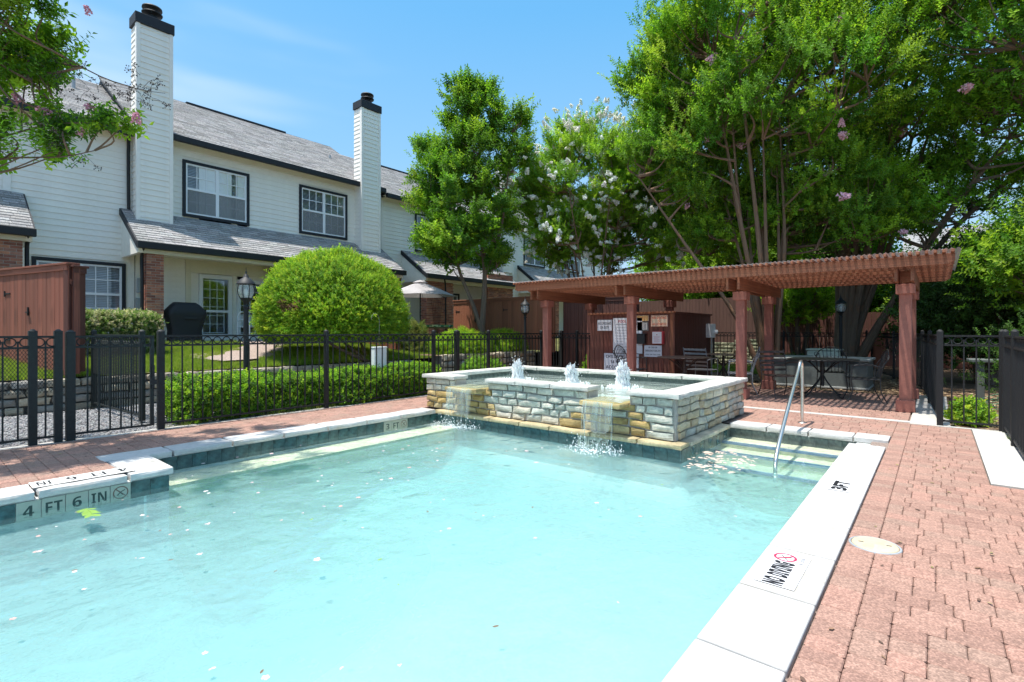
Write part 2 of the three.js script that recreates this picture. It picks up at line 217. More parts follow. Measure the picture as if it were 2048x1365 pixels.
// waterline tiles
const tileM = [mat([0.07, 0.145, 0.15], 0.25, { map: 'tile' }), mat([0.055, 0.12, 0.13], 0.25, { map: 'tile' }), mat([0.085, 0.14, 0.14], 0.3, { map: 'tile' })], tileGrey = [mat([0.2, 0.2, 0.185], 0.3, { map: 'tile' }), mat([0.16, 0.17, 0.16], 0.3, { map: 'tile' })], tileWhite = mat([0.36, 0.38, 0.34], 0.4, { map: 'fine' });
{
  const R = rng(31), ts = new THREE.Group(); ts.name = 'waterline_tile'; ts.userData = { kind: 'structure', label: 'teal glazed tile band along the pool waterline', category: 'tiles' }; scene.add(ts);
  const g = bx(-0.0735, 0.0735, -0.074, 0.074, -0.006, 0.006), gx = bx(-0.006, 0.006, -0.074, 0.074, -0.0735, 0.0735);
  const letters = (s, sym) => { const t = canvasTex(128, 128, (k) => { k.fillStyle = '#979d91'; k.fillRect(0, 0, 128, 128); k.fillStyle = k.strokeStyle = '#16302f'; if (sym) { k.strokeStyle = '#5c4038'; k.lineWidth = 8; k.beginPath(); k.arc(64, 64, 46, 0, 7); k.stroke(); k.beginPath(); k.moveTo(32, 32); k.lineTo(96, 96); k.stroke(); k.strokeStyle = '#2b3a36'; k.lineWidth = 7; k.beginPath(); k.moveTo(40, 84); k.lineTo(66, 58); k.lineTo(92, 46); k.moveTo(58, 60); k.lineTo(78, 82); k.stroke(); } else fit(k, s, 64, 68, s.length > 1 ? 104 : 62, 'bold 104px sans-serif'); }); return new THREE.MeshStandardMaterial({ map: t, roughness: 0.4 }); };
  const face = { '4': letters('4'), FT: letters('FT'), '6': letters('6'), IN: letters('IN'), '3': letters('3'), no: letters('', true) };
  const lay = (along, fixed, s0, s1, mats, words = {}) => {
    const n = Math.round((s1 - s0) / 0.15);
    for (let i = 0; i < n; i++) {
      const c = s0 + (i + 0.5) * (s1 - s0) / n, k = Object.keys(words).find((q) => Math.abs(+q - c) < 0.0751), m = k ? tileWhite : mats[Math.floor(R() * mats.length)];
      const o = part('tile', along === 'a' ? gx : g, m, ts); o.position.set(along === 'a' ? fixed : c, -0.139, along === 'a' ? -c : -fixed);
      if (k) { const q = new THREE.PlaneGeometry(0.144, 0.144); if (along === 'a') q.rotateY(Math.PI / 2); const d = part('lettering', q, face[words[k]], o); d.position.set(along === 'a' ? 0.0075 : 0, 0, along === 'a' ? 0 : 0.0075); }
    }
  };
  lay('a', -5.594, -1.5, 1.65, tileM, { 0.68: '4', 0.825: 'FT', 0.975: '6', 1.125: 'IN', 1.275: 'no' });
  lay('a', -6.364, 1.65, 5.7, tileM, { 4.725: '3', 4.875: 'FT', 5.025: 'no' });
  lay('x', 5.704, -6.36, -2.25, tileM, { '-3.544': '3', '-3.392': 'FT', '-3.24': 'no' });
  lay('a', -2.244, 5.71, 7.5, [...tileM, ...tileGrey]); lay('x', 7.494, -2.24, -0.75, tileGrey);
  const band = part('tile_band', bx(-0.76, -0.7501, -0.21, -0.065, -4, 7.48), tileM[0], ts);
}
{ // coping
  const R = rng(5), cp = new THREE.Group(); cp.name = 'pool_coping'; cp.userData = { kind: 'structure', label: 'white limestone coping slabs round the pool edge', category: 'coping' }; scene.add(cp);
  const cm = [M.coping, mat([0.53, 0.515, 0.495], 0.8, { map: 'coping', bump: 0.003 }), mat([0.88, 0.86, 0.82], 0.7, { map: 'stone', bump: 0.002 })]; 
  const pick = () => cm[R() < 0.5 ? 0 : 1], G = 0.0065;
  for (let a = 2.16 - 0.61 * 9; a < 7.0; a += 0.61) part('coping_slab', rbx(-0.785, -0.44, -0.055, 0.008, a + G, Math.min(a + 0.61, 7.465) - G, 0.01, 2), pick(), cp);
  part('coping_slab', rbx(-0.785, -0.44, -0.055, 0.008, 7.469, 7.81, 0.01, 2), pick(), cp);
  for (const [x0, x1] of [[-1.27, -0.789], [-1.76, -1.274], [-2.24, -1.764]]) part('coping_slab', stone(x0, x1 - 0.004, -0.058, 0.008, 7.46, 7.79, 3 + x0, 0.006, 0.012), pick(), cp);
  for (let a = 1.3; a < 5.7; a += 0.61) part('coping_slab', stone(-6.69, -6.335, -0.058, 0.008, Math.max(1.3, a) + G, Math.min(a + 0.61, 5.68) - G, a, 0.009, 0.014), pick(), cp);
  part('coping_slab', stone(-6.33, -5.57, -0.058, 0.008, 1.34, 1.69, 8, 0.009, 0.014), pick(), cp);
  for (let a = 1.332; a > -3; a -= 0.61) part('coping_slab', stone(-5.92, -5.565, -0.058, 0.008, a - 0.61 + G, a - G, a + 4, 0.009, 0.014), pick(), cp);
  // painted depth marks on the coping, read by someone standing on the deck
  const plate = (w, h, W, Hh, draw, x, a, turn, name) => { const t = canvasTex(W, Hh, draw), q = new THREE.PlaneGeometry(w, h); q.rotateX(-Math.PI / 2); q.rotateY(turn); const o = part(name, q, new THREE.MeshStandardMaterial({ map: t, roughness: 0.6 }), cp); o.position.set(x, x < -5 ? 0.0155 : 0.0125, -a); };
  plate(0.34, 0.15, 340, 150, (k) => { k.fillStyle = '#d8d7d8'; k.fillRect(0, 0, 340, 150); k.fillStyle = k.strokeStyle = '#141418'; k.lineWidth = 12; fit(k, '3FT', 170, 80, 290, 'bold 136px sans-serif', true); }, -0.62, 5.02, Math.PI / 2, 'depth_mark');
  plate(0.46, 0.19, 460, 190, (k) => {
    k.fillStyle = '#d8d7d9'; k.fillRect(0, 0, 460, 190); k.fillStyle = k.strokeStyle = '#15151a'; k.lineWidth = 11; fit(k, 'NO DIVING', 165, 88, 318, 'bold 122px sans-serif', true);
    k.strokeStyle = '#cf3350'; k.lineWidth = 14; k.beginPath(); k.arc(388, 72, 52, 0, 7); k.stroke(); k.beginPath(); k.moveTo(350, 36); k.lineTo(426, 108); k.stroke(); k.strokeStyle = '#3a3a44'; k.lineWidth = 6; k.beginPath(); k.moveTo(352, 92); k.lineTo(388, 66); k.lineTo(416, 46); k.moveTo(376, 70); k.lineTo(398, 96); k.lineTo(420, 98); k.stroke();
    fit(k, 'NO DIVING', 388, 158, 110, 'bold 26px sans-serif');
  }, -0.64, 3.07, Math.PI / 2, 'warning_mark');
  plate(0.7, 0.23, 660, 140, (k) => { k.fillStyle = '#d2d0cb'; k.fillRect(0, 0, 660, 140); k.fillStyle = '#1b1b1e'; k.font = 'bold 112px sans-serif'; k.textBaseline = 'middle'; fit(k, '4', 70, 74, 70, 'bold 118px sans-serif'); fit(k, 'FT', 240, 74, 120, 'bold 118px sans-serif'); fit(k, '6', 410, 74, 70, 'bold 118px sans-serif'); fit(k, 'IN', 580, 74, 100, 'bold 118px sans-serif'); }, -5.79, 1.06, -Math.PI / 2, 'depth_mark');
}
// brick pavers
function paverGeo(w, d, h = 0.03, c = 0.009) {
  const o = (k) => { const x = w / 2 - k, z = d / 2 - k; return [[-x + c, -z], [x - c, -z], [x, -z + c], [x, z - c], [x - c, z], [-x + c, z], [-x, z - c], [-x, -z + c]]; };
  const rings = [[o(0), -h], [o(0), -0.005], [o(0.005), 0]], pos = [], q = (a, b, cc, d2) => pos.push(...a, ...b, ...cc, ...a, ...cc, ...d2);
  for (let r = 0; r < 2; r++) for (let i = 0; i < 8; i++) { const j = (i + 1) % 8, P = (ring, k) => [ring[0][k][0], ring[1], ring[0][k][1]]; q(P(rings[r], i), P(rings[r + 1], i), P(rings[r + 1], j), P(rings[r], j)); }
  for (let i = 1; i < 7; i++) { const t = rings[2][0]; pos.push(t[0][0], 0, t[0][1], t[i + 1][0], 0, t[i + 1][1], t[i][0], 0, t[i][1]); }
  const g = new THREE.BufferGeometry(); g.setAttribute('position', new THREE.Float32BufferAttribute(pos, 3)); g.computeVertexNormals(); return metre(g);
}
{
  const R = rng(404), deck = new THREE.Group(); deck.name = 'brick_deck'; deck.userData = { kind: 'structure', label: 'tumbled red brick pavers round the pool', category: 'paving' }; scene.add(deck);
  const tones = []; for (let i = 0; i < 7; i++) { const k = 0.86 + 0.26 * R(), g = 0.94 + 0.13 * R(); tones.push([0.43 * k, 0.255 * k * g, 0.196 * k * g]); }
  const mats = tones.map((c) => mat(c, 0.92, { map: 'speck', bump: 0.0025 })), list = [];
  const lid = [-0.29, 3.79, 0.125];
  const row = (x0, x1, a, d) => { let x = x0; while (x < x1 - 0.03) { const r = R(); let w = r < 0.2 ? 0.09 : r < 0.75 ? 0.125 : 0.185; if (x + w > x1 - 0.07) w = x1 - x; list.push([x + w / 2, a, w, d]); x += w; } };
  const field = (x0, x1, a0, a1) => { for (let a = a0; a < a1 - 0.03;) { let d = 0.122; if (a + d > a1 - 0.05) d = a1 - a; row(x0 - 0.0, x1, a + d / 2, d); a += d; } };
  for (let a = 1.0; a < 9.1;) { const d = R() < 0.4 ? 0.105 : 0.15; list.push([-0.355, a + d / 2, 0.15, Math.min(d, 9.16 - a)]); a += d; }
  field(-0.28, 0.345, 5.9, 9.05); field(-0.28, 1.65, 1.0, 5.9); field(-2.27, -0.43, 7.82, 9.16); field(-7.85, -2.275, 8.6, 9.16); field(-7.3, -0.32, 9.34, 12.9);
  field(-7.85, -6.7, 1.33, 8.6); field(-7.85, -5.93, -1.4, 1.33);
  const pieces = list.filter(([x, a]) => Math.hypot(x - lid[0], a - lid[1]) > 0.03), near = (q) => (q[0] > -0.5 && q[0] < 0.1 * q[1] + 0.1 ? Math.hypot(q[0], q[1]) : 99), cache = {}, merged = [];
  pieces.sort((p, q) => near(p) - near(q));
  pieces.forEach(([x, a, w, d], i) => {
    const k = Math.floor(R() * 7), W = Math.round(w * 400) / 400 - 0.0025, Dd = Math.round(d * 400) / 400 - 0.0025, y = (R() - 0.5) * 0.004, ry = (R() - 0.5) * 0.02, rz = (R() - 0.5) * 0.01;
    if (i < 300 && near([x, a]) < 90) { const id = `${W}_${Dd}_${Math.floor(R() * 3)}`, o = part('paver', cache[id] ??= paverGeo(W, Dd), mats[k], deck); o.position.set(x, y, -a); o.rotation.set(0, ry, rz); } else { const g = paverGeo(W, Dd); g.rotateZ(rz); g.rotateY(ry); g.translate(x, y, -a); metre(g); merged.push(tint(g, tones[k])); }
  });
  const mm = mat([1, 1, 1], 0.92, { map: 'speck', bump: 0.0025, vertexColors: true }); stuff(part('paver_field', merged, mm, deck));
}
{ // round skimmer lid set in the pavers
  const t = thing('skimmer_lid', 'round beige skimmer lid with two finger holes set in the brick deck', 'lid', [-0.29, -0.012, 3.79]);
  part('cover', lathe([[0, 0.022], [0.105, 0.022], [0.116, 0.019], [0.119, 0.01], [0.119, 0]], 48), M.lid, t); part('collar', lathe([[0.121, 0], [0.121, 0.016], [0.128, 0.018], [0.134, 0.014], [0.134, 0]], 48), M.galvan, t);
  for (const s of [-1, 1]) part('finger_hole', rbx(s * 0.07 - 0.013, s * 0.07 + 0.013, 0.0205, 0.0228, -0.006, 0.006, 0.001), M.dark, t).rotation.y = 0.2;
}
{ // concrete bands and pads
  const c = (name, x0, x1, a0, a1, y, label) => struct(name, bx(x0, x1, -0.06, y, a0, a1), M.concrete, label, 'paving');
  c('concrete_band', -7.3, -0.3, 9.17, 9.325, 0.002, 'pale concrete band dividing the brick deck from the pergola floor');
  c('concrete_walk', -0.298, 0.14, 9.17, 13.2, 0.004, 'pale concrete walk beside the pergola post'); c('concrete_edge', 0.352, 0.66, 5.92, 9.058, 0.006, 'pale concrete slab edging the deck under the iron fence');
  c('concrete_sill', -0.297, 0.66, 9.06, 9.169, 0.003, 'narrow concrete sill in front of the corner gate panel'); c('concrete_strip', -7.99, -7.852, -2, 10.6, -0.004, 'grey concrete strip under the long iron fence');
}
{ // retaining terrace, lawn, gravel, patio
  const lawnY = (x) => 0.5 + 0.45 * clamp((-11.35 - x) / 3.6);
  globalThis.lawnY = lawnY;
  const lawn = new THREE.PlaneGeometry(80, 110, 160, 20); lawn.rotateX(-Math.PI / 2); lawn.translate(-51.4, 0, -25); { const p = lawn.attributes.position; for (let i = 0; i < p.count; i++) p.setY(i, lawnY(p.getX(i))); lawn.computeVertexNormals(); }
  struct('lawn', metre(lawn), M.lawnSoil, 'raised green lawn sloping up from the stone wall to the patios', 'lawn');
  struct('patio_slab', [bx(-17, -15.1, 0.3, 1.0, -3, 9.5), bx(-17, -15.1, 0.3, 0.995, 9.503, 30)], M.slab, 'grey concrete patio slab along the townhouses', 'patio');
  struct('gravel_bed', poly([[-11.2, -3], [-7.995, -3], [-7.995, 9], [-11.2, 9]], null, -0.045), M.gravelBed, 'grey gravel path between fence and stone wall', 'gravel');
  const path = [[-12.1, 4.6], [-12.3, 5.6], [-13.2, 6.6], [-14.5, 7.2], [-15.09, 7.1], [-15.09, 6.2], [-14.2, 5.9], [-13.4, 5.0], [-13.1, 4.3], [-12.6, 4.2]];
  const s = new THREE.Shape(new THREE.SplineCurve([...path, path[0]].map((p) => new THREE.Vector2(...p))).getPoints(60)), pg = new THREE.ShapeGeometry(s); pg.rotateX(-Math.PI / 2); { const p = pg.attributes.position; for (let i = 0; i < p.count; i++) p.setY(i, lawnY(p.getX(i)) + 0.045); pg.computeVertexNormals(); }
  struct('garden_path', metre(pg), M.pathM, 'pinkish gravel garden path winding over the lawn', 'path');
  // dry stone wall
  const R = rng(88), wm = [[0.33, 0.29, 0.22], [0.26, 0.23, 0.18], [0.4, 0.34, 0.25], [0.22, 0.21, 0.19]].map((c) => mat([c[0] * 1.5, c[1] * 1.5, c[2] * 1.5], 0.95, { map: 'stone', bump: 0.01 }));
  const wall = (name, label, x, a0, a1, y0, y1, rows) => {
    const t = thing(name, label, 'stone wall', [x, y0, (a0 + a1) / 2]); part('core', bx(-0.3, -0.07, -0.02, y1 - y0 - 0.03, -(a1 - a0) / 2, (a1 - a0) / 2), M.core, t); const h = (y1 - y0) / rows;
    for (let r = 0; r < rows; r++) for (let a = -(a1 - a0) / 2 - R() * 0.2; a < (a1 - a0) / 2;) { const L = 0.25 + 0.4 * R(); part('stone', stone(-0.16 - 0.03 * R(), 0.02 * R() + 0.02, r * h + 0.006, (r + 1) * h - 0.004, Math.max(a, -(a1 - a0) / 2) + 0.006, Math.min(a + L, (a1 - a0) / 2) - 0.004, r + a * 3, 0.025, 0.03), wm[Math.floor(R() * 4)], t); a += L; }
  };
  wall('garden_wall', 'low dry-stone retaining wall below the lawn by the gravel path', -11.2, -1.5, 9.2, -0.05, 0.5, 4);
  wall('garden_wall', 'low stone bed wall in front of the red-brown fence by the lamp post', -10.1, 9.3, 13.3, -0.05, 0.66, 4);
  struct('raised_bed', poly([[-11.2, 9.2], [-10.2, 9.2], [-10.2, 13.4], [-11.6, 13.4]], null, 0.63), M.soil, 'raised planting bed behind the low stone wall', 'bed');
}

// ---------------------------------------------------------------- raised stone fountain
const SPILL = [[-6.02, -5.32], [-3.52, -2.94]];
{
  const X0 = -4.5, A0 = 5.71, R = rng(612), f = thing('stone_fountain', 'raised stone fountain basin with white caps and two spillways at the pool end', 'fountain', [X0, -0.06, A0]);
  const S0 = (x0, x1, y0, y1, a0, a1, seed, rough, round) => stone(x0 - X0, x1 - X0, y0 + 0.06, y1 + 0.06, a0 - A0, a1 - A0, seed, rough, round), S = (...q) => { const g = S0(...q), p = g.attributes.position; for (let i = 0; i < p.count; i++) { const x = p.getX(i), y = p.getY(i), z = p.getZ(i), k = smooth(0.07, 0.14, y) * smooth(0.57, 0.5, y); p.setXYZ(i, x + k * 0.012 * noise3(x * 4, y * 11, z * 4 + 3), y + k * (0.02 * noise3(x * 2.6, y * 5, z * 2.6) + 0.006 * noise3(x * 14, y * 14, z * 14)), z + k * 0.012 * noise3(x * 4 + 7, y * 11, z * 4)); } g.computeVertexNormals(); return g; }, K = (x0, x1, y0, y1, a0, a1) => bx(x0 - X0, x1 - X0, y0 + 0.06, y1 + 0.06, a0 - A0, a1 - A0);
  const shades = (list) => list.map((c) => mat(c.map((q) => q * 1.35), 0.88, { map: 'stone', bump: 0.008 }));
  const white = shades([[0.56, 0.52, 0.43], [0.47, 0.46, 0.39], [0.58, 0.52, 0.41], [0.42, 0.43, 0.37]]), ochre = shades([[0.42, 0.29, 0.11], [0.45, 0.33, 0.15], [0.34, 0.245, 0.1], [0.45, 0.36, 0.19]]), tan = shades([[0.5, 0.44, 0.33], [0.52, 0.42, 0.27], [0.44, 0.43, 0.36], [0.47, 0.36, 0.23]]);
  // mortar cores and basin
  part('mortar_core', [K(-6.7, -6.021, 0, 0.5, 5.835, 6.05), K(-5.319, -3.521, 0, 0.5, 5.835, 6.05), K(-2.939, -2.56, 0, 0.5, 5.835, 6.05), K(-6.02, -5.32, 0, 0.35, 5.836, 6.048), K(-3.52, -2.94, 0, 0.35, 5.836, 6.048), K(-2.56, -2.36, 0, 0.5, 5.835, 8.5), K(-6.7, -2.561, 0, 0.5, 8.27, 8.5), K(-6.72, -6.53, 0, 0.5, 6.051, 8.269)], M.mortar, f);
  part('basin_floor', K(-6.529, -2.561, 0.02, 0.14, 6.051, 8.269), M.plaster, f);
  const rows = [0.0, 0.1, 0.2, 0.3, 0.4, 0.5];
  for (let r = 0; r < 5; r++) {
    const cuts = r >= 3.5 ? [[-6.74, -6.03], [-5.31, -3.53], [-2.93, -2.36]] : [[-6.74, -2.36]];
    for (const [c0, c1] of cuts) for (let x = c0; x < c1 - 0.02;) {
      let w = 0.15 + 0.17 * R() * (R() < 0.35 ? 1.7 : 1); if (x + w > c1 - 0.12) w = c1 - x; const mid = x + w / 2, near = Math.min(...SPILL.map(([p, q]) => Math.abs(mid - (p + q) / 2))), wet = (near < 0.42 && r < 4) || (near < 0.6 && r < 2) || (mid < -5.9 && r < 3);
      part('stone', S(x + 0.006, x + w - 0.006, rows[r] + 0.004, rows[r + 1] - 0.004, 5.8 - 0.014 * R(), 5.89, r * 7 + mid * 3, 0.015, 0.02), (wet && R() < 0.9 ? ochre : white)[Math.floor(R() * 4)], f); x += w;
    }
    for (let a = 5.9; a < 8.5 - 0.02;) { let w = 0.14 + 0.28 * R(); if (a + w > 8.5 - 0.1) w = 8.5 - a; part('stone', S(-2.44, -2.325 + 0.012 * R(), rows[r] + 0.004, rows[r + 1] - 0.004, a + 0.005, a + w - 0.005, r * 5 + a * 3, 0.015, 0.02), (R() < 0.3 ? white : tan)[Math.floor(R() * 4)], f); a += w; }
  }
  // coloured ledge over the waterline tiles
  for (let x = -6.4; x < -2.3;) { const w = Math.min(0.5 + 0.2 * R(), -2.22 - x); part('ledge_stone', S(x + 0.003, Math.min(x + w, -2.225) - 0.003, -0.06, -0.004, 5.675, 5.95, x, 0.008, 0.012), M.ledge, f); x += w; }
  for (let a = 5.955; a < 7.42;) { const w = Math.min(0.5, 7.455 - a); part('ledge_stone', S(-2.5, -2.215, -0.06, -0.004, a, a + w - 0.006, a, 0.008, 0.012), tan[0], f); a += w; }
  // caps
  const cap = (x0, x1, a0, a1, n, along) => { for (let i = 0; i < n; i++) { const p = i / n, q = (i + 1) / n; part('cap_stone', along === 'x' ? S(lerp(x0, x1, p) + 0.002, lerp(x0, x1, q) - 0.002, 0.502, 0.565, a0, a1, i + x0, 0.008, 0.012) : S(x0, x1, 0.502, 0.565, lerp(a0, a1, p) + 0.002, lerp(a0, a1, q) - 0.002, i + a0, 0.008, 0.012), M.capstone, f); } };
  cap(-6.79, -6.0, 5.75, 6.09, 1, 'x'); cap(-5.34, -3.5, 5.75, 6.09, 3, 'x'); cap(-2.96, -2.28, 5.75, 6.09, 1, 'x'); cap(-2.62, -2.28, 6.092, 8.56, 4, 'a'); cap(-6.79, -2.624, 8.22, 8.56, 7, 'x'); cap(-6.79, -6.46, 6.092, 8.218, 4, 'a');
  for (const [p, q] of SPILL) { part('spill_slab', S(p + 0.01, q - 0.01, 0.352, 0.412, 5.56, 6.12, p, 0.008, 0.012), ochre[1], f); }
  const g = bx(-0.058, 0.058, -0.07, 0.07, -0.005, 0.005), gx = bx(-0.005, 0.005, -0.07, 0.07, -0.058, 0.058);
  for (let x = -6.46; x < -2.64; x += 0.12) part('tile', g, tileGrey[Math.floor(R() * 2)], f).position.set(x - X0, 0.43 + 0.06, -(8.262 - A0));
  for (let a = 6.14; a < 8.2; a += 0.12) part('tile', gx, tileGrey[Math.floor(R() * 2)], f).position.set(-6.522 - X0, 0.43 + 0.06, -(a - A0));
  const fw = new THREE.MeshPhysicalMaterial({ color: C3([0.95, 1, 0.97]), roughness: 0.05, transmission: 0.82, ior: 1.33, thickness: 0, side: D2 }); fw.bumpMap = T_ripple; fw.bumpScale = 0.05; fw.color.setRGB(0.8, 0.92, 0.86);
  const sh = poly([[-6.515, 6.056], [-6.0, 6.056], [-6.0, 5.6], [-5.34, 5.6], [-5.34, 6.056], [-3.5, 6.056], [-3.5, 5.6], [-2.96, 5.6], [-2.96, 6.056], [-2.565, 6.056], [-2.565, 8.255], [-6.515, 8.255]], null, 0.425); struct('fountain_water', sh, fw, 'churned pale water inside the raised stone fountain', 'water');
}
{ // bubbling jets, falls and splashes
  const R = rng(919), drop = new THREE.IcosahedronGeometry(1, 0);
  const drops = (n, f) => { const L = []; for (let i = 0; i < n; i++) { const [x, y, z, r] = f(); const g = drop.clone(); g.scale(r, r * (1 + R()), r); g.translate(x, y, z); L.push(g); } return L; };
  const jets = [[-5.85, 7.2, 0.4, 'foaming white water jet in front of the iron fence, beside the spillway by the hedge'], [-4.69, 7.2, 0.36, 'foaming white middle water jet of the three in the fountain'], [-3.75, 7.2, 0.45, 'foaming white water jet in front of the pool rules signs']];
  for (const [x, a, h, label] of jets) {
    const t = thing('water_jet', label, 'water jet', [x, 0.425, a], 'jets bubbling in the stone fountain'), L = [];
    for (let i = 0; i < 110; i++) { // plumes that rise, spread and fold over
      const th = R() * 6.28, r = 0.01 + 0.085 * Math.sqrt(R()), hh = h * (1 - 45 * r * r) * (0.72 + 0.28 * R()), p = []; for (let k = 0; k <= 4; k++) { const s = k / 4; p.push(new THREE.Vector3(Math.cos(th + s * 0.6) * r * (0.85 + 0.35 * s * s + 0.3 * (1 - s) * (1 - s)), hh * (s < 0.9 ? s * 1.06 : 0.97 + 0.03 * R()), Math.sin(th + s * 0.6) * r * (0.85 + 0.35 * s * s + 0.3 * (1 - s) * (1 - s)))); p[k].x += (R() - 0.5) * 0.02; p[k].z += (R() - 0.5) * 0.02; } L.push(taper(p, 0.012 + 0.01 * R(), 0.004 + 0.008 * R(), 5, 0.5));
    }
    part('plume', L, M.foam, t); stuff(part('spray', drops(110, () => { const th = R() * 6.28, y = h * (1.05 - Math.pow(R(), 0.7)), r = 0.03 + 0.2 * R() * (1 - y / h * 0.6); return [Math.cos(th) * r, Math.max(0.01, y), Math.sin(th) * r, 0.002 + 0.005 * R()]; }), M.foam, t));
    stuff(part('foam', drops(90, () => { const th = R() * 6.28, r = 0.05 + 0.3 * R(); return [Math.cos(th) * r, 0.003, Math.sin(th) * r, 0.006 + 0.014 * R() * (1 - r)]; }), M.foam, t));
  }
  const labels = ['thin sheet of water falling from the spillway by the hedge end of the fountain', 'broad sheet of water falling from the spillway near the fountain corner'];
  SPILL.forEach(([p, q], i) => {
    const w = q - p - 0.16, t = thing('waterfall', labels[i], 'waterfall', [(p + q) / 2, WATER, 5.52], 'falls from the fountain spillways'), H = 0.575, L = [];
    for (let k = 0; k < 26; k++) { const x = (R() - 0.5) * w, d = 0.1 * R(), r = 0.002 + 0.008 * R() * R(), len = R() < 0.6 ? 1 : 0.4 + 0.5 * R(), P = []; for (let s = 0; s <= 5; s++) { const y = s / 5 * len; P.push(new THREE.Vector3(x + (R() - 0.5) * 0.014 + x * 0.06 * y, H * (1 - y * y * 0.35 - y * 0.65) * (len === 1 ? 1 : 1), -0.03 + 0.05 * Math.sqrt(y) + d * 0.4 * y)); } if (len === 1) P[5].y = 0; L.push(taper(P, r, r * 0.6, 4, 0.3)); }
    part('stream', L, M.fall, t);
    const sg = new THREE.PlaneGeometry(w, 1, 30, 16), pp = sg.attributes.position; for (let k = 0; k < pp.count; k++) { const x = pp.getX(k), y = 0.5 - pp.getY(k), n = noise3(x * 22, y * 3, i * 9); pp.setXYZ(k, x * (1 - 0.1 * y), H - y * 0.34 * (1 + 0.6 * noise3(x * 9, 1.5, i)), -0.028 + 0.05 * Math.sqrt(y) + 0.012 * n); } sg.computeVertexNormals(); part('sheet', sg, M.fall, t);
    stuff(part('splash', drops(170, () => { const x = (R() - 0.5) * (w + 0.3), z = 0.05 + (R() - 0.5) * 0.3, y = Math.pow(R(), 2.2) * 0.17 * Math.max(0.1, 1 - Math.abs(z - 0.05) * 3); return [x, y + 0.004, z, 0.002 + 0.005 * R()]; }), M.foam, t));
    stuff(part('foam', drops(260, () => { const r = Math.pow(R(), 0.7), th = R() * 6.28; return [Math.cos(th) * r * (w * 0.5 + 0.25), 0.0, 0.12 + Math.sin(th) * r * 0.3, 0.003 + 0.011 * R() * (1 - r * 0.8)]; }).map((g) => { g.scale(1, 0.45, 1); return g; }), M.foam, t));
  });
}
{ // stainless handrail at the steps
  const t = thing('pool_handrail', 'bent stainless steel handrail at the pool steps', 'handrail', [-1.47, 0, 8.2]);
  part('rail', tube([[0, 0.004, 0], [0, 0.4, 0], [0, 0.72, 0], [0, 0.82, -0.02], [0.002, 0.87, -0.09], [0.005, 0.86, -0.16], [0.008, 0.79, -0.26], [0.05, 0.3, -1.2], [0.085, -0.06, -1.86], [0.09, -0.14, -1.95], [0.09, -0.25, -1.97], [0.09, -0.38, -1.97]], 0.022, 14, 90), M.steel, t);
  part('escutcheon', lathe([[0.023, 0.012], [0.05, 0.01], [0.06, 0.004], [0.06, 0.0]], 24), M.steel, t);
}
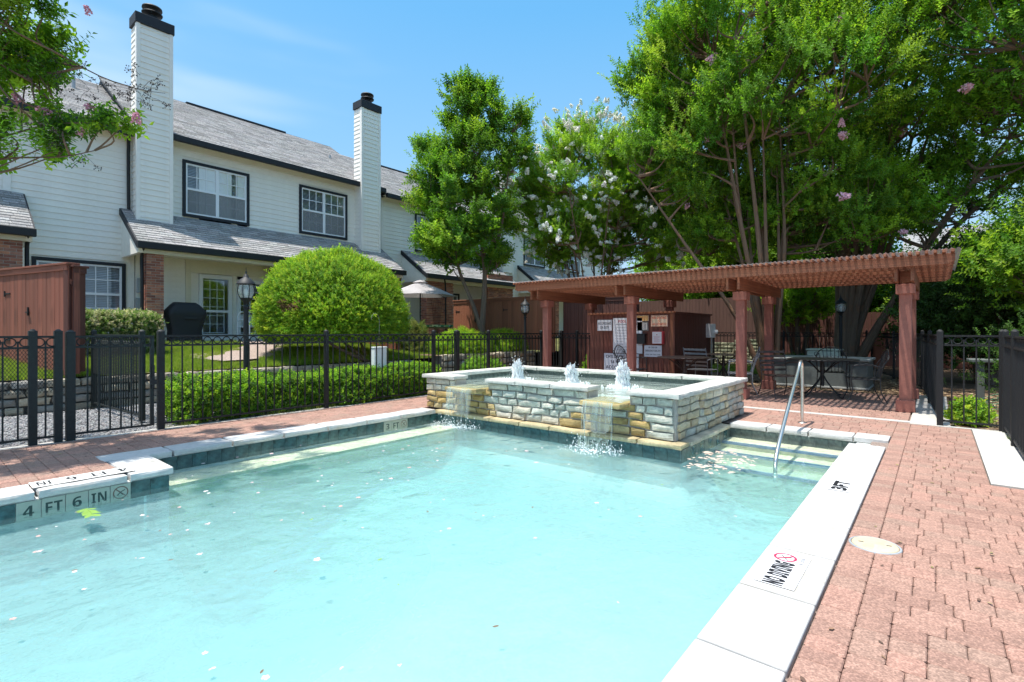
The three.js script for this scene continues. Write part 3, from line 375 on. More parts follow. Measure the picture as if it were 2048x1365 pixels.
{ // blossoms, leaves and litter afloat
  const R = rng(2024), pk = [[0.6, 0.42, 0.43], [0.62, 0.56, 0.54], [0.52, 0.33, 0.3]].map((c) => mat(c, 0.8, { side: D2 })), gm = mat([0.2, 0.34, 0.05], 0.6, { side: D2 }), bm = mat([0.16, 0.1, 0.06], 0.8, { side: D2 });
  const petal = (n, r, seed) => { const Q = rng(seed), L = []; for (let i = 0; i < n; i++) { const g = new THREE.CircleGeometry(r * (0.5 + 0.5 * Q()), 6); g.scale(1, 0.6 + 0.3 * Q(), 1); g.translate(r * 0.7, 0, r * 0.2 * Q()); g.rotateX(-Math.PI / 2); g.rotateY(i / n * 6.28 + Q()); L.push(g); } const g = join(L); g.computeVertexNormals(); return g; };
  const shapes = [petal(5, 0.016, 1), petal(3, 0.014, 2), petal(6, 0.021, 3), petal(2, 0.013, 4)], inside = (x, a) => x < -0.85 && a < 5.45 && x > (a > 1.7 ? -6.2 : -5.5) && a > 0.1;
  let n = 0; while (n < 105) { const a = Math.pow(R(), 1.1) * 5.2, x = -0.8 - 5.5 * Math.pow(R(), 0.7); if (!inside(x, a) || (x > -3.5 && R() < 0.55)) continue; n++; const o = solo('floating_blossom', 'small pale pink blossom floating on the pool water', 'blossom', shapes[Math.floor(R() * 4)], pk[Math.floor(R() * 3)], 'blossoms afloat on the pool', [x, WATER + 0.004, a]); o.rotation.y = R() * 6; const s = 0.5 + 0.6 * R() * R(); o.scale.set(s, s, s); }
  const lf = () => { const g = new THREE.CircleGeometry(0.02, 6); g.scale(1.3, 0.55, 1); g.rotateX(-Math.PI / 2); return g; };
  for (let i = 0; i < 26; i++) { let x, a; do { a = 0.3 + 5 * R(); x = -0.9 - 5 * R(); } while (!inside(x, a)); const o = solo('floating_leaf', 'tiny dark leaf fleck floating on the pool water', 'leaf', lf(), R() < 0.25 ? gm : bm, 'leaf flecks afloat on the pool', [x, WATER + 0.004, a]); o.rotation.y = R() * 6; const s = 0.35 + 0.4 * R(); o.scale.set(s, s, s); }
  const sp = thing('floating_sprig', 'bright green leafy sprig floating by the four foot six marker tiles', 'sprig', [-5.2, WATER + 0.005, 0.98]); part('stem', tube([[-0.13, 0.003, 0], [0, 0.006, 0.01], [0.12, 0.003, 0]], 0.002, 4), gm, sp); part('leaves', Array.from({ length: 14 }, (_, i) => { const g = lf(); g.scale(1.8, 1, 1.5); g.translate(0.03, 0.003, 0); g.rotateY((i % 2 ? 1 : -1) * (0.6 + 0.5 * R())); g.translate(-0.12 + i * 0.018, 0.002 * R(), 0); return g; }), gm, sp).userData.kind = 'stuff';
  const L = []; for (let i = 0; i < 130; i++) { const g = shapes[i % 4].clone(); const s = 0.7 + 0.7 * R(); g.scale(s, s, s); g.rotateY(R() * 6); const th = R() * 6.28, r = Math.sqrt(R()); g.translate(-1.85 + Math.cos(th) * r * 0.33 + 0.1 * (R() - 0.5), WATER + 0.004, -(5.85 + Math.sin(th) * r * 0.6)); if (g.boundingBox === null) g.computeBoundingBox(); if (g.boundingBox.min.x < -2.22 && -g.boundingBox.max.z > 5.65) continue; L.push(g); }
  const lit = part('floating_litter', L, mat([0.6, 0.46, 0.38], 0.85, { side: D2 }), scene); lit.userData = { kind: 'stuff', label: 'drift of faded petals gathered by the fountain corner', category: 'petals' };
}

// ---------------------------------------------------------------- black iron fences
const ringG = new THREE.TorusGeometry(0.046, 0.0065, 6, 20), picketG = new THREE.BoxGeometry(0.016, 1, 0.016), postCapG = lathe([[0, 0.03], [0.018, 0.026], [0.03, 0.012], [0.044, 0.008], [0.044, 0]], 4);
postCapG.rotateY(Math.PI / 4);
// posts: [x, a] world points; each span gets rails, pickets and rings. far: pickets and rings of a span joined
function ironPanel(t, o, p, q, { h = 1.24, pitch = 0.125, far = false, mesh = false, y0 = 0, m = M.blackIron } = {}) {
  const P = V3(p[0], 0, p[1]).sub(o), Q = V3(q[0], 0, q[1]).sub(o); P.y = Q.y = y0; const d = Q.clone().sub(P), L = d.length(), ry = Math.atan2(-d.z, d.x), at = (s, y) => P.clone().addScaledVector(d, s / L).setY(y0 + y), n = Math.max(2, Math.round(L / pitch)), st = L / n;
  for (const y of [0.07, h - 0.135, h - 0.01]) part('rail', bar(at(0, y), at(L, y), 0.03, 0.024), m, t);
  const pk = [], rg = [];
  for (let i = 0; i < n; i++) {
    if (i) { const g = picketG.clone(); g.scale(1, h - 0.14, 1); g.rotateY(ry); const c = at(i * st, 0.08 + (h - 0.14) / 2); g.translate(c.x, c.y, c.z); far ? pk.push(g) : part('picket', g, m, t); }
    const g = ringG.clone(); g.rotateY(ry); const c = at((i + 0.5) * st, h - 0.0725); g.translate(c.x, c.y, c.z); far ? rg.push(g) : part('ring', g, m, t);
  }
  if (far) { stuff(part('picket_row', pk, m, t)); stuff(part('ring_row', rg, m, t)); }
  if (mesh) { // expanded metal sheet behind the pickets
    const L2 = [], y1 = h - 0.15, yb = 0.58, H = y1 - yb, nrm = new THREE.Vector3(d.z, 0, -d.x).normalize().multiplyScalar(mesh);
    for (let s = -H; s < L; s += 0.03) for (const k of [1, -1]) { const a0 = Math.max(0, s), a1 = Math.min(L, s + H * 0.62), f0 = (a0 - s) / (H * 0.62), f1 = (a1 - s) / (H * 0.62); if (a1 <= a0 || f0 >= 1) continue; const Y = (f) => (k > 0 ? yb + f * H : y1 - f * H); L2.push(bar(at(a0, Y(f0)).add(nrm), at(a1, Y(f1)).add(nrm), 0.003, 0.004)); }
    stuff(part('wire_mesh', L2, m, t));
  }
}
function ironPost(t, o, [x, a], w = 0.062, h = 1.29, y0 = 0, m = M.blackIron) { const c = V3(x, y0, a).sub(o), g = new THREE.BoxGeometry(w, h, w); metre(g); g.translate(c.x, c.y + h / 2, c.z); const p = part('post', g, m, t), k = postCapG.clone(); k.scale(w / 0.062, 1, w / 0.062); k.translate(c.x, c.y + h, c.z); part('post_cap', k, m, p); }
function ironFence(name, label, posts, opt = {}) { const t = thing(name, label, 'fence', [posts[0][0], 0, posts[0][1]]), o = t.position.clone(); posts.forEach((p, i) => { ironPost(t, o, p, p[2] || 0.062, (opt.h || 1.24) + 0.05, 0, opt.m); if (i && p[3] !== 'gap') ironPanel(t, o, posts[i - 1], p, { ...opt, ...(p[3] || {}) }); }); return t; }
const FX = -7.92;
const patinaIron = mat([0.012, 0.019, 0.018], 0.6, { map: 'grit' });
ironFence('iron_fence', 'black iron ring-top fence section with wire mesh beside the gate', [[FX, -1.9], [FX, -0.35, 0.062, { mesh: 0.02 }], [FX, 0.99, 0.075, { mesh: 0.02 }], [FX, 1.21, 0.075, { mesh: 0.02 }]], { m: patinaIron });
{
  const t = thing('iron_gate', 'black iron ring-top gate with latch in front of the gravel path', 'gate', [FX, 0, 1.32]), o = t.position.clone();
  ironPost(t, o, [FX, 1.32], 0.085, 1.28, 0, patinaIron); ironPanel(t, o, [FX, 1.37], [FX, 2.14], { m: patinaIron, pitch: 0.115 }); part('stile', bx(-0.02, 0.02, 0.06, 1.24, 0.8, 0.84), patinaIron, t); part('latch', [bx(0.02, 0.045, 0.55, 0.85, 0.81, 0.84), bx(0.022, 0.06, 0.6, 0.66, 0.79, 0.86)], M.black, t);
}
ironFence('iron_fence', 'long black iron ring-top fence in front of the clipped hedge', [[FX, 2.24, 0.075], [FX, 4.63], [FX, 7.02], [FX, 7.68, 0.09], [FX, 8.68], [FX, 10.72]], {});
ironFence('iron_fence', 'short black iron fence run between pergola post and equipment enclosure', [[-7.9, 10.9], [-7.9, 11.62, 0.075], [-7.4, 11.62], [-6.88, 11.62]], {});
ironFence('iron_fence', 'black iron side fence with wire mesh running back beside the gravel path', [[-8.85, 2.27, 0.07], [-11.1, 2.16, 0.07, { mesh: 0.02 }]], { m: patinaIron, pitch: 0.11 });
ironFence('iron_fence', 'narrow four-ring iron fence panel on the concrete sill by the netting', [[0.03, 9.16, 0.07], [0.645, 9.12, 0.06]], { pitch: 0.123 });
ironFence('iron_fence', 'black iron ring-top fence along the concrete edging slab', [[0.67, 9.03, 0.06], [0.67, 8.02], [0.67, 5.6], [0.67, 3.2]], {});
ironFence('iron_fence', 'black iron fence running back past the pergola under the dark trees', [[0.03, 9.3], [-0.1, 11.8], [-0.25, 14.5], [-0.9, 17.2], [-1.6, 19.9]], { far: true });
ironFence('iron_fence', 'far black iron fence across the shady yard behind the pergola', [[-1.75, 20], [-4.15, 19.95], [-6.55, 19.9], [-8.95, 19.85], [-11.35, 19.8]], { far: true });

// ---------------------------------------------------------------- stained timber privacy fences
function woodFence(label, p, q, y0, h, W = cedar, { far = false, cap = true, gate = null, y1 = y0, name = 'timber_fence', hinge = null } = {}) {
  const t = thing(name, label, 'fence', [p[0], Math.min(y0, y1), p[1]]), dx = q[0] - p[0], da = q[1] - p[1], L = Math.hypot(dx, da), n = Math.max(1, Math.round(L / 0.142)), w = L / n, R = rng(Math.round(L * 1000 + p[0] * 77 + 9000)), top = Math.max(y0, y1) + h - Math.min(y0, y1), bs = [];
  t.rotation.y = Math.atan2(da, dx); // local +x runs from p to q
  const g3 = [0, 1, 2].map(() => rbx(-w / 2 + 0.002, w / 2 - 0.002, 0, 1, -0.01, 0.01, 0.004));
  for (let i = 0; i < n; i++) { const b = lerp(y0, y1, (i + 0.5) / n) - Math.min(y0, y1), hh = top - b - (cap ? 0.03 : 0.02 * R()); if (far) { bs.push(bx(i * w + 0.003, (i + 1) * w - 0.003, b, b + hh, -0.01 + 0.006 * R(), 0.01)); continue; } const o = part('board', g3[i % 3], W.v[Math.floor(R() * W.v.length)], t); o.scale.y = hh; o.position.set((i + 0.5) * w, b, (R() - 0.5) * 0.004); }
  if (far) stuff(part('board_row', bs, W.v[0], t));
  for (const y of [0.3, top - 0.35]) part('rail', bx(0, L, y, y + 0.085, 0.013, 0.05), W.h[1], t);
  for (let s = 0; s <= L + 0.01; s += Math.max(1.2, L / Math.round(L / 2.2 || 1))) part('post', bx(s - 0.045, s + 0.045, -0.05, top - 0.04, 0.051, 0.14), W.v[1], t);
  if (cap) { part('cap_board', rbx(-0.03, L + 0.03, top - 0.028, top + 0.008, -0.05, 0.15, 0.006), W.h[0], t); part('fascia_board', bx(0, L, top - 0.12, top - 0.03, -0.032, -0.013), W.h[2 % W.h.length], t); }
  for (const s of hinge || []) for (const y of [0.5, 1.35]) part('strap_hinge', [bx(s, s + 0.2, y, y + 0.025, -0.022, -0.0125), bx(s - 0.012, s + 0.012, y - 0.04, y + 0.065, -0.026, -0.0125)], M.black, t);
  if (gate) part('gate_latch', [bx(gate - 0.015, gate + 0.015, 0.95, 1.1, -0.03, -0.0125), bx(gate - 0.03, gate + 0.07, 1.0, 1.02, -0.05, -0.03)], M.black, t);
  return t;
}
woodFence('red-brown timber patio fence with black latch in front of the lone brick porch pier', [-14.6, 0.95], [-11.22, 1.85], 0.62, 1.82, redwood, { gate: 2.2, hinge: [1.35] });
woodFence('short red-brown timber return panel at the corner of the latched patio fence', [-11.2, 1.9], [-11.3, 2.08], 0.6, 1.8, darkwood);
woodFence('reddish timber patio fence half hidden behind the big round shrub', [-17, 9.62], [-12.55, 9.62], 0.74, 1.8, redwood);
woodFence('red-brown timber fence behind the forked tree trunk and lamp post', [-14.1, 13.5], [-9.55, 13.5], 0.66, 1.78, cedar, { gate: 1.15, hinge: [0.15, 2.5] });
woodFence('dark brown timber gate run between lamp post fence and equipment enclosure', [-9.5, 14.1], [-7.0, 14.3], 0.05, 2.3, darkwood, { hinge: [1.6] });
woodFence('weathered brown timber fence behind the stone bank beyond the enclosure', [-10.5, 21.7], [-5.0, 21.4], 0.4, 2.25, oldwood, { far: true, cap: false });
woodFence('long dark timber boundary fence in the shade behind the big trunks', [-5.0, 23.4], [14, 22.6], 0, 2.0, darkwood, { far: true, cap: false });
{ // sloping stone bank in the back yard
  const R = rng(64), t = thing('stone_bank', 'mossy stacked stone bank below the weathered back fence', 'stone wall', [-8.2, -0.07, 21.1]), mm = [[0.2, 0.2, 0.13], [0.25, 0.23, 0.15], [0.16, 0.17, 0.11]].map((c) => mat(c.map((q) => q * 1.5), 0.95, { map: 'stone', bump: 0.01 }));
  for (let r = 0; r < 8; r++) for (let x = -2.6; x < 3.2;) { const w = 0.3 + 0.35 * R(); if (r * 0.13 < 0.45 + (x + 2.6) * 0.1) part('stone', stone(x, x + w - 0.01, r * 0.13, r * 0.13 + 0.125, -0.2 + 0.05 * r * 0.6, 0.2, r + x, 0.025, 0.03), mm[Math.floor(R() * 3)], t); x += w; }
}
// ---------------------------------------------------------------- pergola
{
  const t = thing('pergola', 'red-brown timber pergola with slatted roof over the patio tables', 'pergola', [-4, 0, 11.4]), ox = -4, oa = 11.4, W = cedar, R = rng(300), k = (x0, x1, y0, y1, a0, a1, r = 0.006) => rbx(x0 - ox, x1 - ox, y0, y1, a0 - oa, a1 - oa, r);
  const pt = [[0.44, 0.165, 0.12], [0.41, 0.15, 0.11], [0.47, 0.18, 0.13]].map((c) => mat(c, 0.75, { map: 'fine', bump: 0.002 })), paint = { v: pt, h: pt }, xs = [-0.39, -2.9, -5.2, -7.5];
  for (const a of [10.4, 12.5]) for (const x of xs) {
    const p = part('post', k(x - 0.082, x + 0.082, 0, 2.06, a - 0.082, a + 0.082, 0.01), paint.v[Math.floor(R() * 3)], t);
    part('plinth', k(x - 0.125, x + 0.125, 0.002, 0.19, a - 0.125, a + 0.125, 0.008), paint.h[Math.floor(R() * 3)], p); part('cap_trim', k(x - 0.125, x + 0.125, 1.89, 2.05, a - 0.125, a + 0.125, 0.008), paint.h[Math.floor(R() * 3)], p);
  }
  for (const x of xs) { for (const s of [-1, 1]) part('beam', k(x + s * 0.1 - 0.022, x + s * 0.1 + 0.022, 2.06, 2.28, 9.86, 13.1), W.h[Math.floor(R() * 4)], t); for (const a of [10.4, 12.5]) part('block', k(x - 0.076, x + 0.076, 2.065, 2.26, a - 0.07, a + 0.07), W.h[0], t); }
  for (const a of [9.78, 10.28, 10.9, 11.5, 12.1, 12.65, 13.1]) { // rafters with slanted ends
    const s = new THREE.Shape([[-8.0, 2.3], [-7.92, 2.27], [0.12, 2.27], [0.2, 2.32], [0.2, 2.42], [-8.0, 2.42]].map(([x, y]) => new THREE.Vector2(x - ox, y))), g = new THREE.ExtrudeGeometry(s, { depth: 0.042, bevelEnabled: true, bevelThickness: 0.003, bevelSize: 0.003, bevelSegments: 1 }); g.translate(0, 0.0035, -(a - oa) - 0.021); part('rafter', metre(g), W.h[Math.floor(R() * 4)], t);
  }
  const sg = [0, 1, 2].map(() => rbx(-0.02, 0.02, 0, 0.042, -1.8, 1.8, 0.004)); let i = 0;
  for (let x = -7.96; x < 0.19; x += 0.098, i++) { const o = part('slat', sg[i % 3], W.v[Math.floor(R() * 4)], t); o.position.set(x - ox, 2.4285, -(11.42 - oa) + (R() - 0.5) * 0.03); o.rotation.y = (R() - 0.5) * 0.004; }
  for (let q = 0, x = -8.02; q < 13; q++, x += 0.637) { // corrugated clear sheets laid over the slats
    const g = new THREE.PlaneGeometry(0.65, 3.56, 80, 3); g.rotateX(-Math.PI / 2); const p = g.attributes.position; for (let j = 0; j < p.count; j++) p.setY(j, 0.011 * Math.sin((p.getX(j)) * 2 * Math.PI / 0.068) + 0.004 * R() * 0); g.computeVertexNormals(); const o = part('roof_sheet', metre(g), M.plastic, t); o.position.set(x + 0.32 - ox, 2.4845 + 0.004 * (q % 2), -(11.46 - oa)); o.rotation.z = 0.002;
  }
}
// ---------------------------------------------------------------- equipment enclosure and the signs on it
{
  const X0 = -6.8, X1 = -4.64, A0 = 11.3, A1 = 13.8, t = thing('equipment_enclosure', 'dark red-brown board enclosure carrying the pool signs under the pergola', 'enclosure', [X0, 0, A0]), R = rng(17), W = oldwood, W2 = darkwood, g = rbx(-0.062, 0.062, 0, 1.68, -0.011, 0.011, 0.004), g2 = rbx(-0.011, 0.011, 0, 1.68, -0.05, 0.05, 0.004);
  const enclosureWood = stained([0.27, 0.09, 0.06], 4, 33);
  for (let x = 0.065; x < X1 - X0; x += 0.1305) part('board', g, enclosureWood.v[Math.floor(R() * 4)], t).position.set(x, 0.02, (R() - 0.5) * 0.012);
  for (let a = 0.08; a < A1 - A0; a += 0.112) part('board', g2, W2.v[Math.floor(R() * 3)], t).position.set(X1 - X0 + 0.012, 0.02, -a);
  part('back_panel', bx(0, X1 - X0, 0, 1.68, A1 - A0, A1 - A0 + 0.03), W2.v[0], t); part('side_panel', bx(-0.015, 0.015, 0, 1.68, 0.03, A1 - A0), W2.v[1], t); part('rail', [bx(0, X1 - X0, 0.3, 0.4, 0.02, 0.06), bx(0, X1 - X0, 1.3, 1.4, 0.02, 0.06)], W2.h[0], t);
  part('cap_board', rbx(-0.04, X1 - X0 + 0.05, 1.7, 1.745, -0.06, 0.09, 0.006), cedar.h[0], t); part('cap_board', rbx(X1 - X0 - 0.08, X1 - X0 + 0.055, 1.698, 1.742, 0.092, A1 - A0 + 0.03, 0.006), darkwood.h[1], t); part('corner_post', bx(X1 - X0 - 0.05, X1 - X0 + 0.03, 0, 1.695, -0.02, 0.06), cedar.v[1], t);
}
{
  const sign = (name, label, x0, x1, y0, y1, W, H, draw, extra) => { const w = x1 - x0, h = y1 - y0, g = bx(-w / 2, w / 2, -h / 2, h / 2, -0.003, 0.003), t = thing(name, label, 'sign', [(x0 + x1) / 2, (y0 + y1) / 2, 11.268]); part('plate', g, M.whitePaint, t); const f = part('print', new THREE.PlaneGeometry(w - 0.004, h - 0.004), new THREE.MeshStandardMaterial({ map: canvasTex(W, H, draw), roughness: 0.5 }), t); f.position.z = 0.0045; for (const [u, v] of [[-1, 1], [1, 1], [-1, -1], [1, -1]]) { const s = new THREE.SphereGeometry(0.006, 6, 4); part('screw', s, M.galvan, t).position.set(u * (w / 2 - 0.014), v * (h / 2 - 0.014), 0.005); } return t; };
  const bg = (k, w, h, c) => { k.fillStyle = c; k.fillRect(0, 0, w, h); };
  sign('lifeguard_sign', 'white sign reading NO LIFEGUARD ON DUTY', -6.57, -6.16, 1.3, 1.57, 410, 270, (k, w, h) => { bg(k, w, h, '#e3e3e8'); k.fillStyle = '#1d1d26'; fit(k, 'NO LIFEGUARD', 205, 88, 370, 'bold 92px sans-serif'); fit(k, 'ON DUTY', 205, 190, 250, 'bold 92px sans-serif'); });
  sign('pool_rules_sign', 'tall white POOL RULES sign with a red heading', -6.13, -5.36, 0.76, 1.61, 616, 680, (k, w, h) => {
    bg(k, w, h, '#e9e8ec'); k.fillStyle = '#c42a2e'; fit(k, 'POOL RULES', 308, 66, 400, 'bold 70px sans-serif'); k.fillStyle = '#45454d'; fit(k, 'THE FOLLOWING RULES APPLY', 308, 124, 500, 'bold 30px sans-serif');
    ['1. Use of pool at your own risk.', '2. Shower before entering the pool.', '3. No running or rough play.', '4. No glass in the pool area.', '5. No pets in the pool area.', '6. No alcohol.', '7. No diving.', '8. Adults only after dark.', '9. No cut-offs in the pool.'].forEach((s, i) => { k.font = '30px sans-serif'; k.textAlign = 'left'; k.textBaseline = 'middle'; k.fillText(s, 50, 184 + i * 54); });
  });
  sign('children_sign', 'white sign about children under 14 low on the enclosure', -6.38, -5.45, 0.32, 0.745, 744, 340, (k, w, h) => { bg(k, w, h, '#dcdce2'); k.fillStyle = '#1d1d26'; fit(k, 'CHILDREN UNDER', 372, 64, 670, 'bold 84px sans-serif'); fit(k, '14 MUST BE', 372, 168, 470, 'bold 84px sans-serif'); fit(k, 'ACCOMPANIED', 372, 272, 660, 'bold 84px sans-serif'); });
  sign('orange_notice', 'small faded orange notice above a clear document frame', -5.5, -5.2, 1.53, 1.66, 300, 130, (k, w, h) => { bg(k, w, h, '#e8b878'); k.fillStyle = '#e0812c'; fit(k, '911', 150, 68, 110, 'bold 74px sans-serif'); });
  sign('framed_notice', 'small grey document frame above the black mailbox', -5.49, -5.21, 1.3, 1.51, 280, 210, (k, w, h) => { bg(k, w, h, '#5a5550'); k.fillStyle = '#cfcac4'; k.fillRect(18, 18, 244, 174); k.fillStyle = '#77777a'; for (let i = 0; i < 8; i++) k.fillRect(36, 34 + i * 19, 150 + (i * 53) % 60, 6); });
  sign('no_diving_sign', 'faded orange and cream sign reading NO DIVING ALLOWED', -5.14, -4.74, 1.4, 1.66, 400, 260, (k, w, h) => { bg(k, w, h, '#e6cdb0'); k.strokeStyle = '#d95b2a'; k.lineWidth = 6; k.strokeRect(6, 6, 388, 248); k.fillStyle = '#d8431d'; fit(k, 'NO DIVING', 200, 58, 360, 'bold 78px sans-serif'); fit(k, 'ALLOWED', 200, 206, 350, 'bold 78px sans-serif'); k.lineWidth = 7; k.beginPath(); k.arc(200, 132, 26, 0, 7); k.stroke(); k.beginPath(); k.moveTo(182, 114); k.lineTo(218, 150); k.stroke(); });
  sign('emergency_sign', 'white sign reading IN CASE OF EMERGENCY DIAL 911', -5.31, -4.88, 0.69, 0.96, 430, 270, (k, w, h) => { bg(k, w, h, '#dcdce2'); k.fillStyle = '#24242c'; fit(k, 'IN CASE OF', 215, 48, 220, 'bold 54px sans-serif'); fit(k, 'EMERGENCY DIAL 911', 215, 126, 380, 'bold 60px sans-serif'); k.fillStyle = '#4a4a52'; fit(k, 'STAY ON THE LINE', 215, 216, 370, 'bold 40px sans-serif'); });
  const rb = thing('red_alarm_box', 'red box with a white printed notice on its front', 'box', [-4.95, 1.14, 11.24]); part('case', rbx(-0.135, 0.135, -0.145, 0.145, -0.045, 0.045, 0.008), M.redBox, rb); const nf = part('notice', new THREE.PlaneGeometry(0.225, 0.27), new THREE.MeshStandardMaterial({ roughness: 0.6, map: canvasTex(225, 270, (k) => { k.fillStyle = '#ece6e8'; k.fillRect(0, 0, 225, 270); k.fillStyle = '#b04048'; k.beginPath(); k.arc(112, 66, 12, 0, 7); k.fill(); k.fillStyle = '#c98a90'; for (let i = 0; i < 9; i++) k.fillRect(30 + (i % 3) * 6, 100 + i * 17, 160 - (i * 37) % 60, 5); }) }), rb); nf.position.set(-0.014, 0, 0.047);
  const mb = thing('mailbox', 'black plastic wall mailbox below the framed notice', 'mailbox', [-5.37, 1.11, 11.23]); part('bin', rbx(-0.11, 0.11, -0.12, 0.1, -0.055, 0.055, 0.012, 2), M.blackBox, mb); part('lid', rbx(-0.115, 0.115, 0.1, 0.125, -0.058, 0.07, 0.006), M.blackBox, mb);
  const eb = thing('electrical_box', 'pale grey metal electrical box on the enclosure side', 'electrical box', [-4.55, 1.3, 13.6]); part('case', rbx(-0.07, 0.07, -0.18, 0.18, -0.17, 0.17, 0.008), M.utility, eb); part('conduit', tube([[0.02, -0.18, 0], [0.02, -0.9, 0], [0.02, -1.3, 0]], 0.02, 8), M.galvan, eb); part('meter', lathe([[0, 0.08], [0.05, 0.07], [0.06, 0]], 16).rotateZ(-Math.PI / 2).translate(0.07, -0.03, -0.1), M.vinyl, eb);
}
// ---------------------------------------------------------------- lamp posts
function lampPost(label, x, y0, a, H) {
  const t = thing('lamp_post', label, 'lamp post', [x, y0, a], 'garden lamp posts'), h = H - 0.62;
  part('pole', lathe([[0.09, 0], [0.09, 0.03], [0.075, 0.06], [0.06, 0.1], [0.055, 0.4], [0.043, 0.44], [0.038, h - 0.06], [0.05, h - 0.05], [0.05, h - 0.02], [0.03, h]], 12), M.black, t);
  part('lamp_base', lathe([[0.03, h], [0.05, h + 0.03], [0.045, h + 0.05], [0.09, h + 0.1], [0.095, h + 0.115]], 16), M.black, t);
  part('lamp_glass', lathe([[0.088, h + 0.105], [0.118, h + 0.16], [0.13, h + 0.22], [0.127, h + 0.28], [0.112, h + 0.34]], 8), M.lampGlass, t); part('bulb', lathe([[0, h + 0.1], [0.02, h + 0.12], [0.03, h + 0.2], [0.028, h + 0.25], [0, h + 0.28]], 12), M.vinyl, t);
  for (let i = 0; i < 8; i++) { const c = Math.cos(i * Math.PI / 4), s = Math.sin(i * Math.PI / 4); part('rib', tube([[0.092, 0.105], [0.121, 0.16], [0.134, 0.22], [0.131, 0.28], [0.116, 0.345]].map(([r, y]) => new THREE.Vector3(s * r, h + y, c * r)), 0.005, 5, 10), M.black, t); }
  part('hood', lathe([[0.145, h + 0.34], [0.148, h + 0.35], [0.12, h + 0.39], [0.085, h + 0.43], [0.05, h + 0.45], [0.045, h + 0.47], [0.028, h + 0.5], [0.012, h + 0.52], [0.016, h + 0.545], [0.006, h + 0.57], [0.002, h + 0.63]], 16), M.black, t);
}
lampPost('black lantern lamp post rising from the clipped hedge', -8.85, -0.05, 3.72, 2.4); lampPost('black lantern lamp post in front of the red-brown timber fence', -9.62, 0, 12.2, 2.36); lampPost('black lantern lamp post in front of the big tree trunks', -2.1, -0.07, 17.1, 2.42);
// ---------------------------------------------------------------- patio furniture of wrought iron
const iron = mat([0.05, 0.048, 0.048], 0.45, { map: 'grit' }), ironGrey = mat([0.3, 0.3, 0.31], 0.4, { map: 'fine' }), ironBrown = mat([0.09, 0.06, 0.05], 0.5, { map: 'grit' });
function table(label, x, a, r, m) {
  const t = thing('patio_table', label, 'table', [x, 0.005, a], 'wrought iron patio tables'); part('top', lathe([[0, 0.715], [r - 0.02, 0.715], [r, 0.722], [r, 0.735], [r - 0.03, 0.74], [0, 0.738]], 40), m, t); part('column', lathe([[0.03, 0.2], [0.035, 0.3], [0.025, 0.4], [0.04, 0.5], [0.025, 0.7]], 10), m, t);
  for (let i = 0; i < 4; i++) { const th = i * Math.PI / 2 + 0.6, c = Math.cos(th), s = Math.sin(th), P = (r2, y) => new THREE.Vector3(c * r2, y, s * r2); part('leg', tube([P(0.02, 0.42), P(0.1, 0.3), P(0.3, 0.1), P(0.42, 0.012), P(0.46, 0.02)], 0.014, 6), m, t); part('brace', tube([P(0.02, 0.45), P(0.12, 0.52), P(0.3, 0.66), P(0.4, 0.712)], 0.012, 6), m, t); }
}
function chair(kind, label, x, a, turn, m) { // faces local +z
  const t = thing(kind === 'slat' ? 'slat_back_chair' : 'wire_back_chair', label, 'chair', [x, 0.005, a], 'wrought iron patio chairs', turn), w = 0.27, S = 0.42, v = (X, Y, Z) => new THREE.Vector3(X, Y, Z);
  part('seat', (() => { const g = new RoundedBoxGeometry(0.52, 0.018, 0.48, 2, 0.008); g.translate(0, S, 0); return metre(g); })(), m, t);
  for (const s of [-1, 1]) {
    part('leg', tube([v(s * w, S + 0.24, 0.2), v(s * w, S, 0.22), v(s * w * 0.97, 0.2, 0.2), v(s * w * 1.05, 0.01, 0.27)], 0.01, 6), m, t); part('leg', tube([v(s * w * 0.95, S, -0.22), v(s * w, 0.2, -0.23), v(s * w * 1.05, 0.01, -0.32)], 0.01, 6), m, t);
    part('armrest', tube([v(s * w, S + 0.24, 0.22), v(s * w * 1.04, S + 0.26, 0.08), v(s * w * 1.02, S + 0.25, -0.12), v(s * w, S + 0.22, -0.25)], 0.012, 6), m, t); part('stile', tube([v(s * w * 0.95, S, -0.22), v(s * w, S + 0.25, -0.26), v(s * w * 0.98, S + (kind === 'slat' ? 0.5 : 0.36), -0.33)], 0.011, 6), m, t);
  }
  if (kind === 'slat') for (let i = 0; i < 5; i++) { const y = S + 0.1 + i * 0.088; part('slat', (() => { const g = new RoundedBoxGeometry(0.53, 0.045, 0.012, 1, 0.004); g.rotateX(-0.2); g.translate(0, y, -0.235 - i * 0.019); return metre(g); })(), m, t); }
  else { part('back_arch', tube([v(-w * 0.98, S + 0.36, -0.33), v(-w * 0.7, S + 0.47, -0.35), v(0, S + 0.54, -0.37), v(w * 0.7, S + 0.47, -0.35), v(w * 0.98, S + 0.36, -0.33)], 0.011, 6), m, t); for (let i = -3; i <= 3; i++) part('spindle', tube([v(i * 0.06, S + 0.02, -0.23), v(i * 0.066, S + 0.25, -0.29), v(i * 0.07, S + 0.52 - i * i * 0.012, -0.365)], 0.006, 5), m, t); for (const s of [-1, 1]) part('scroll', tube([v(s * 0.27, S + 0.33, -0.33), v(s * 0.3, S + 0.4, -0.34), v(s * 0.25, S + 0.43, -0.34), v(s * 0.22, S + 0.39, -0.34), v(s * 0.25, S + 0.36, -0.34)], 0.007, 5), m, t); }
}
table('round brown iron patio table in front of the enclosure signs', -4.15, 10.75, 0.56, ironBrown); table('round iron patio table beside the enclosure side wall', -3.95, 12.7, 0.5, ironBrown); table('round dark iron patio table by the big grey box', -1.75, 11.75, 0.62, iron);
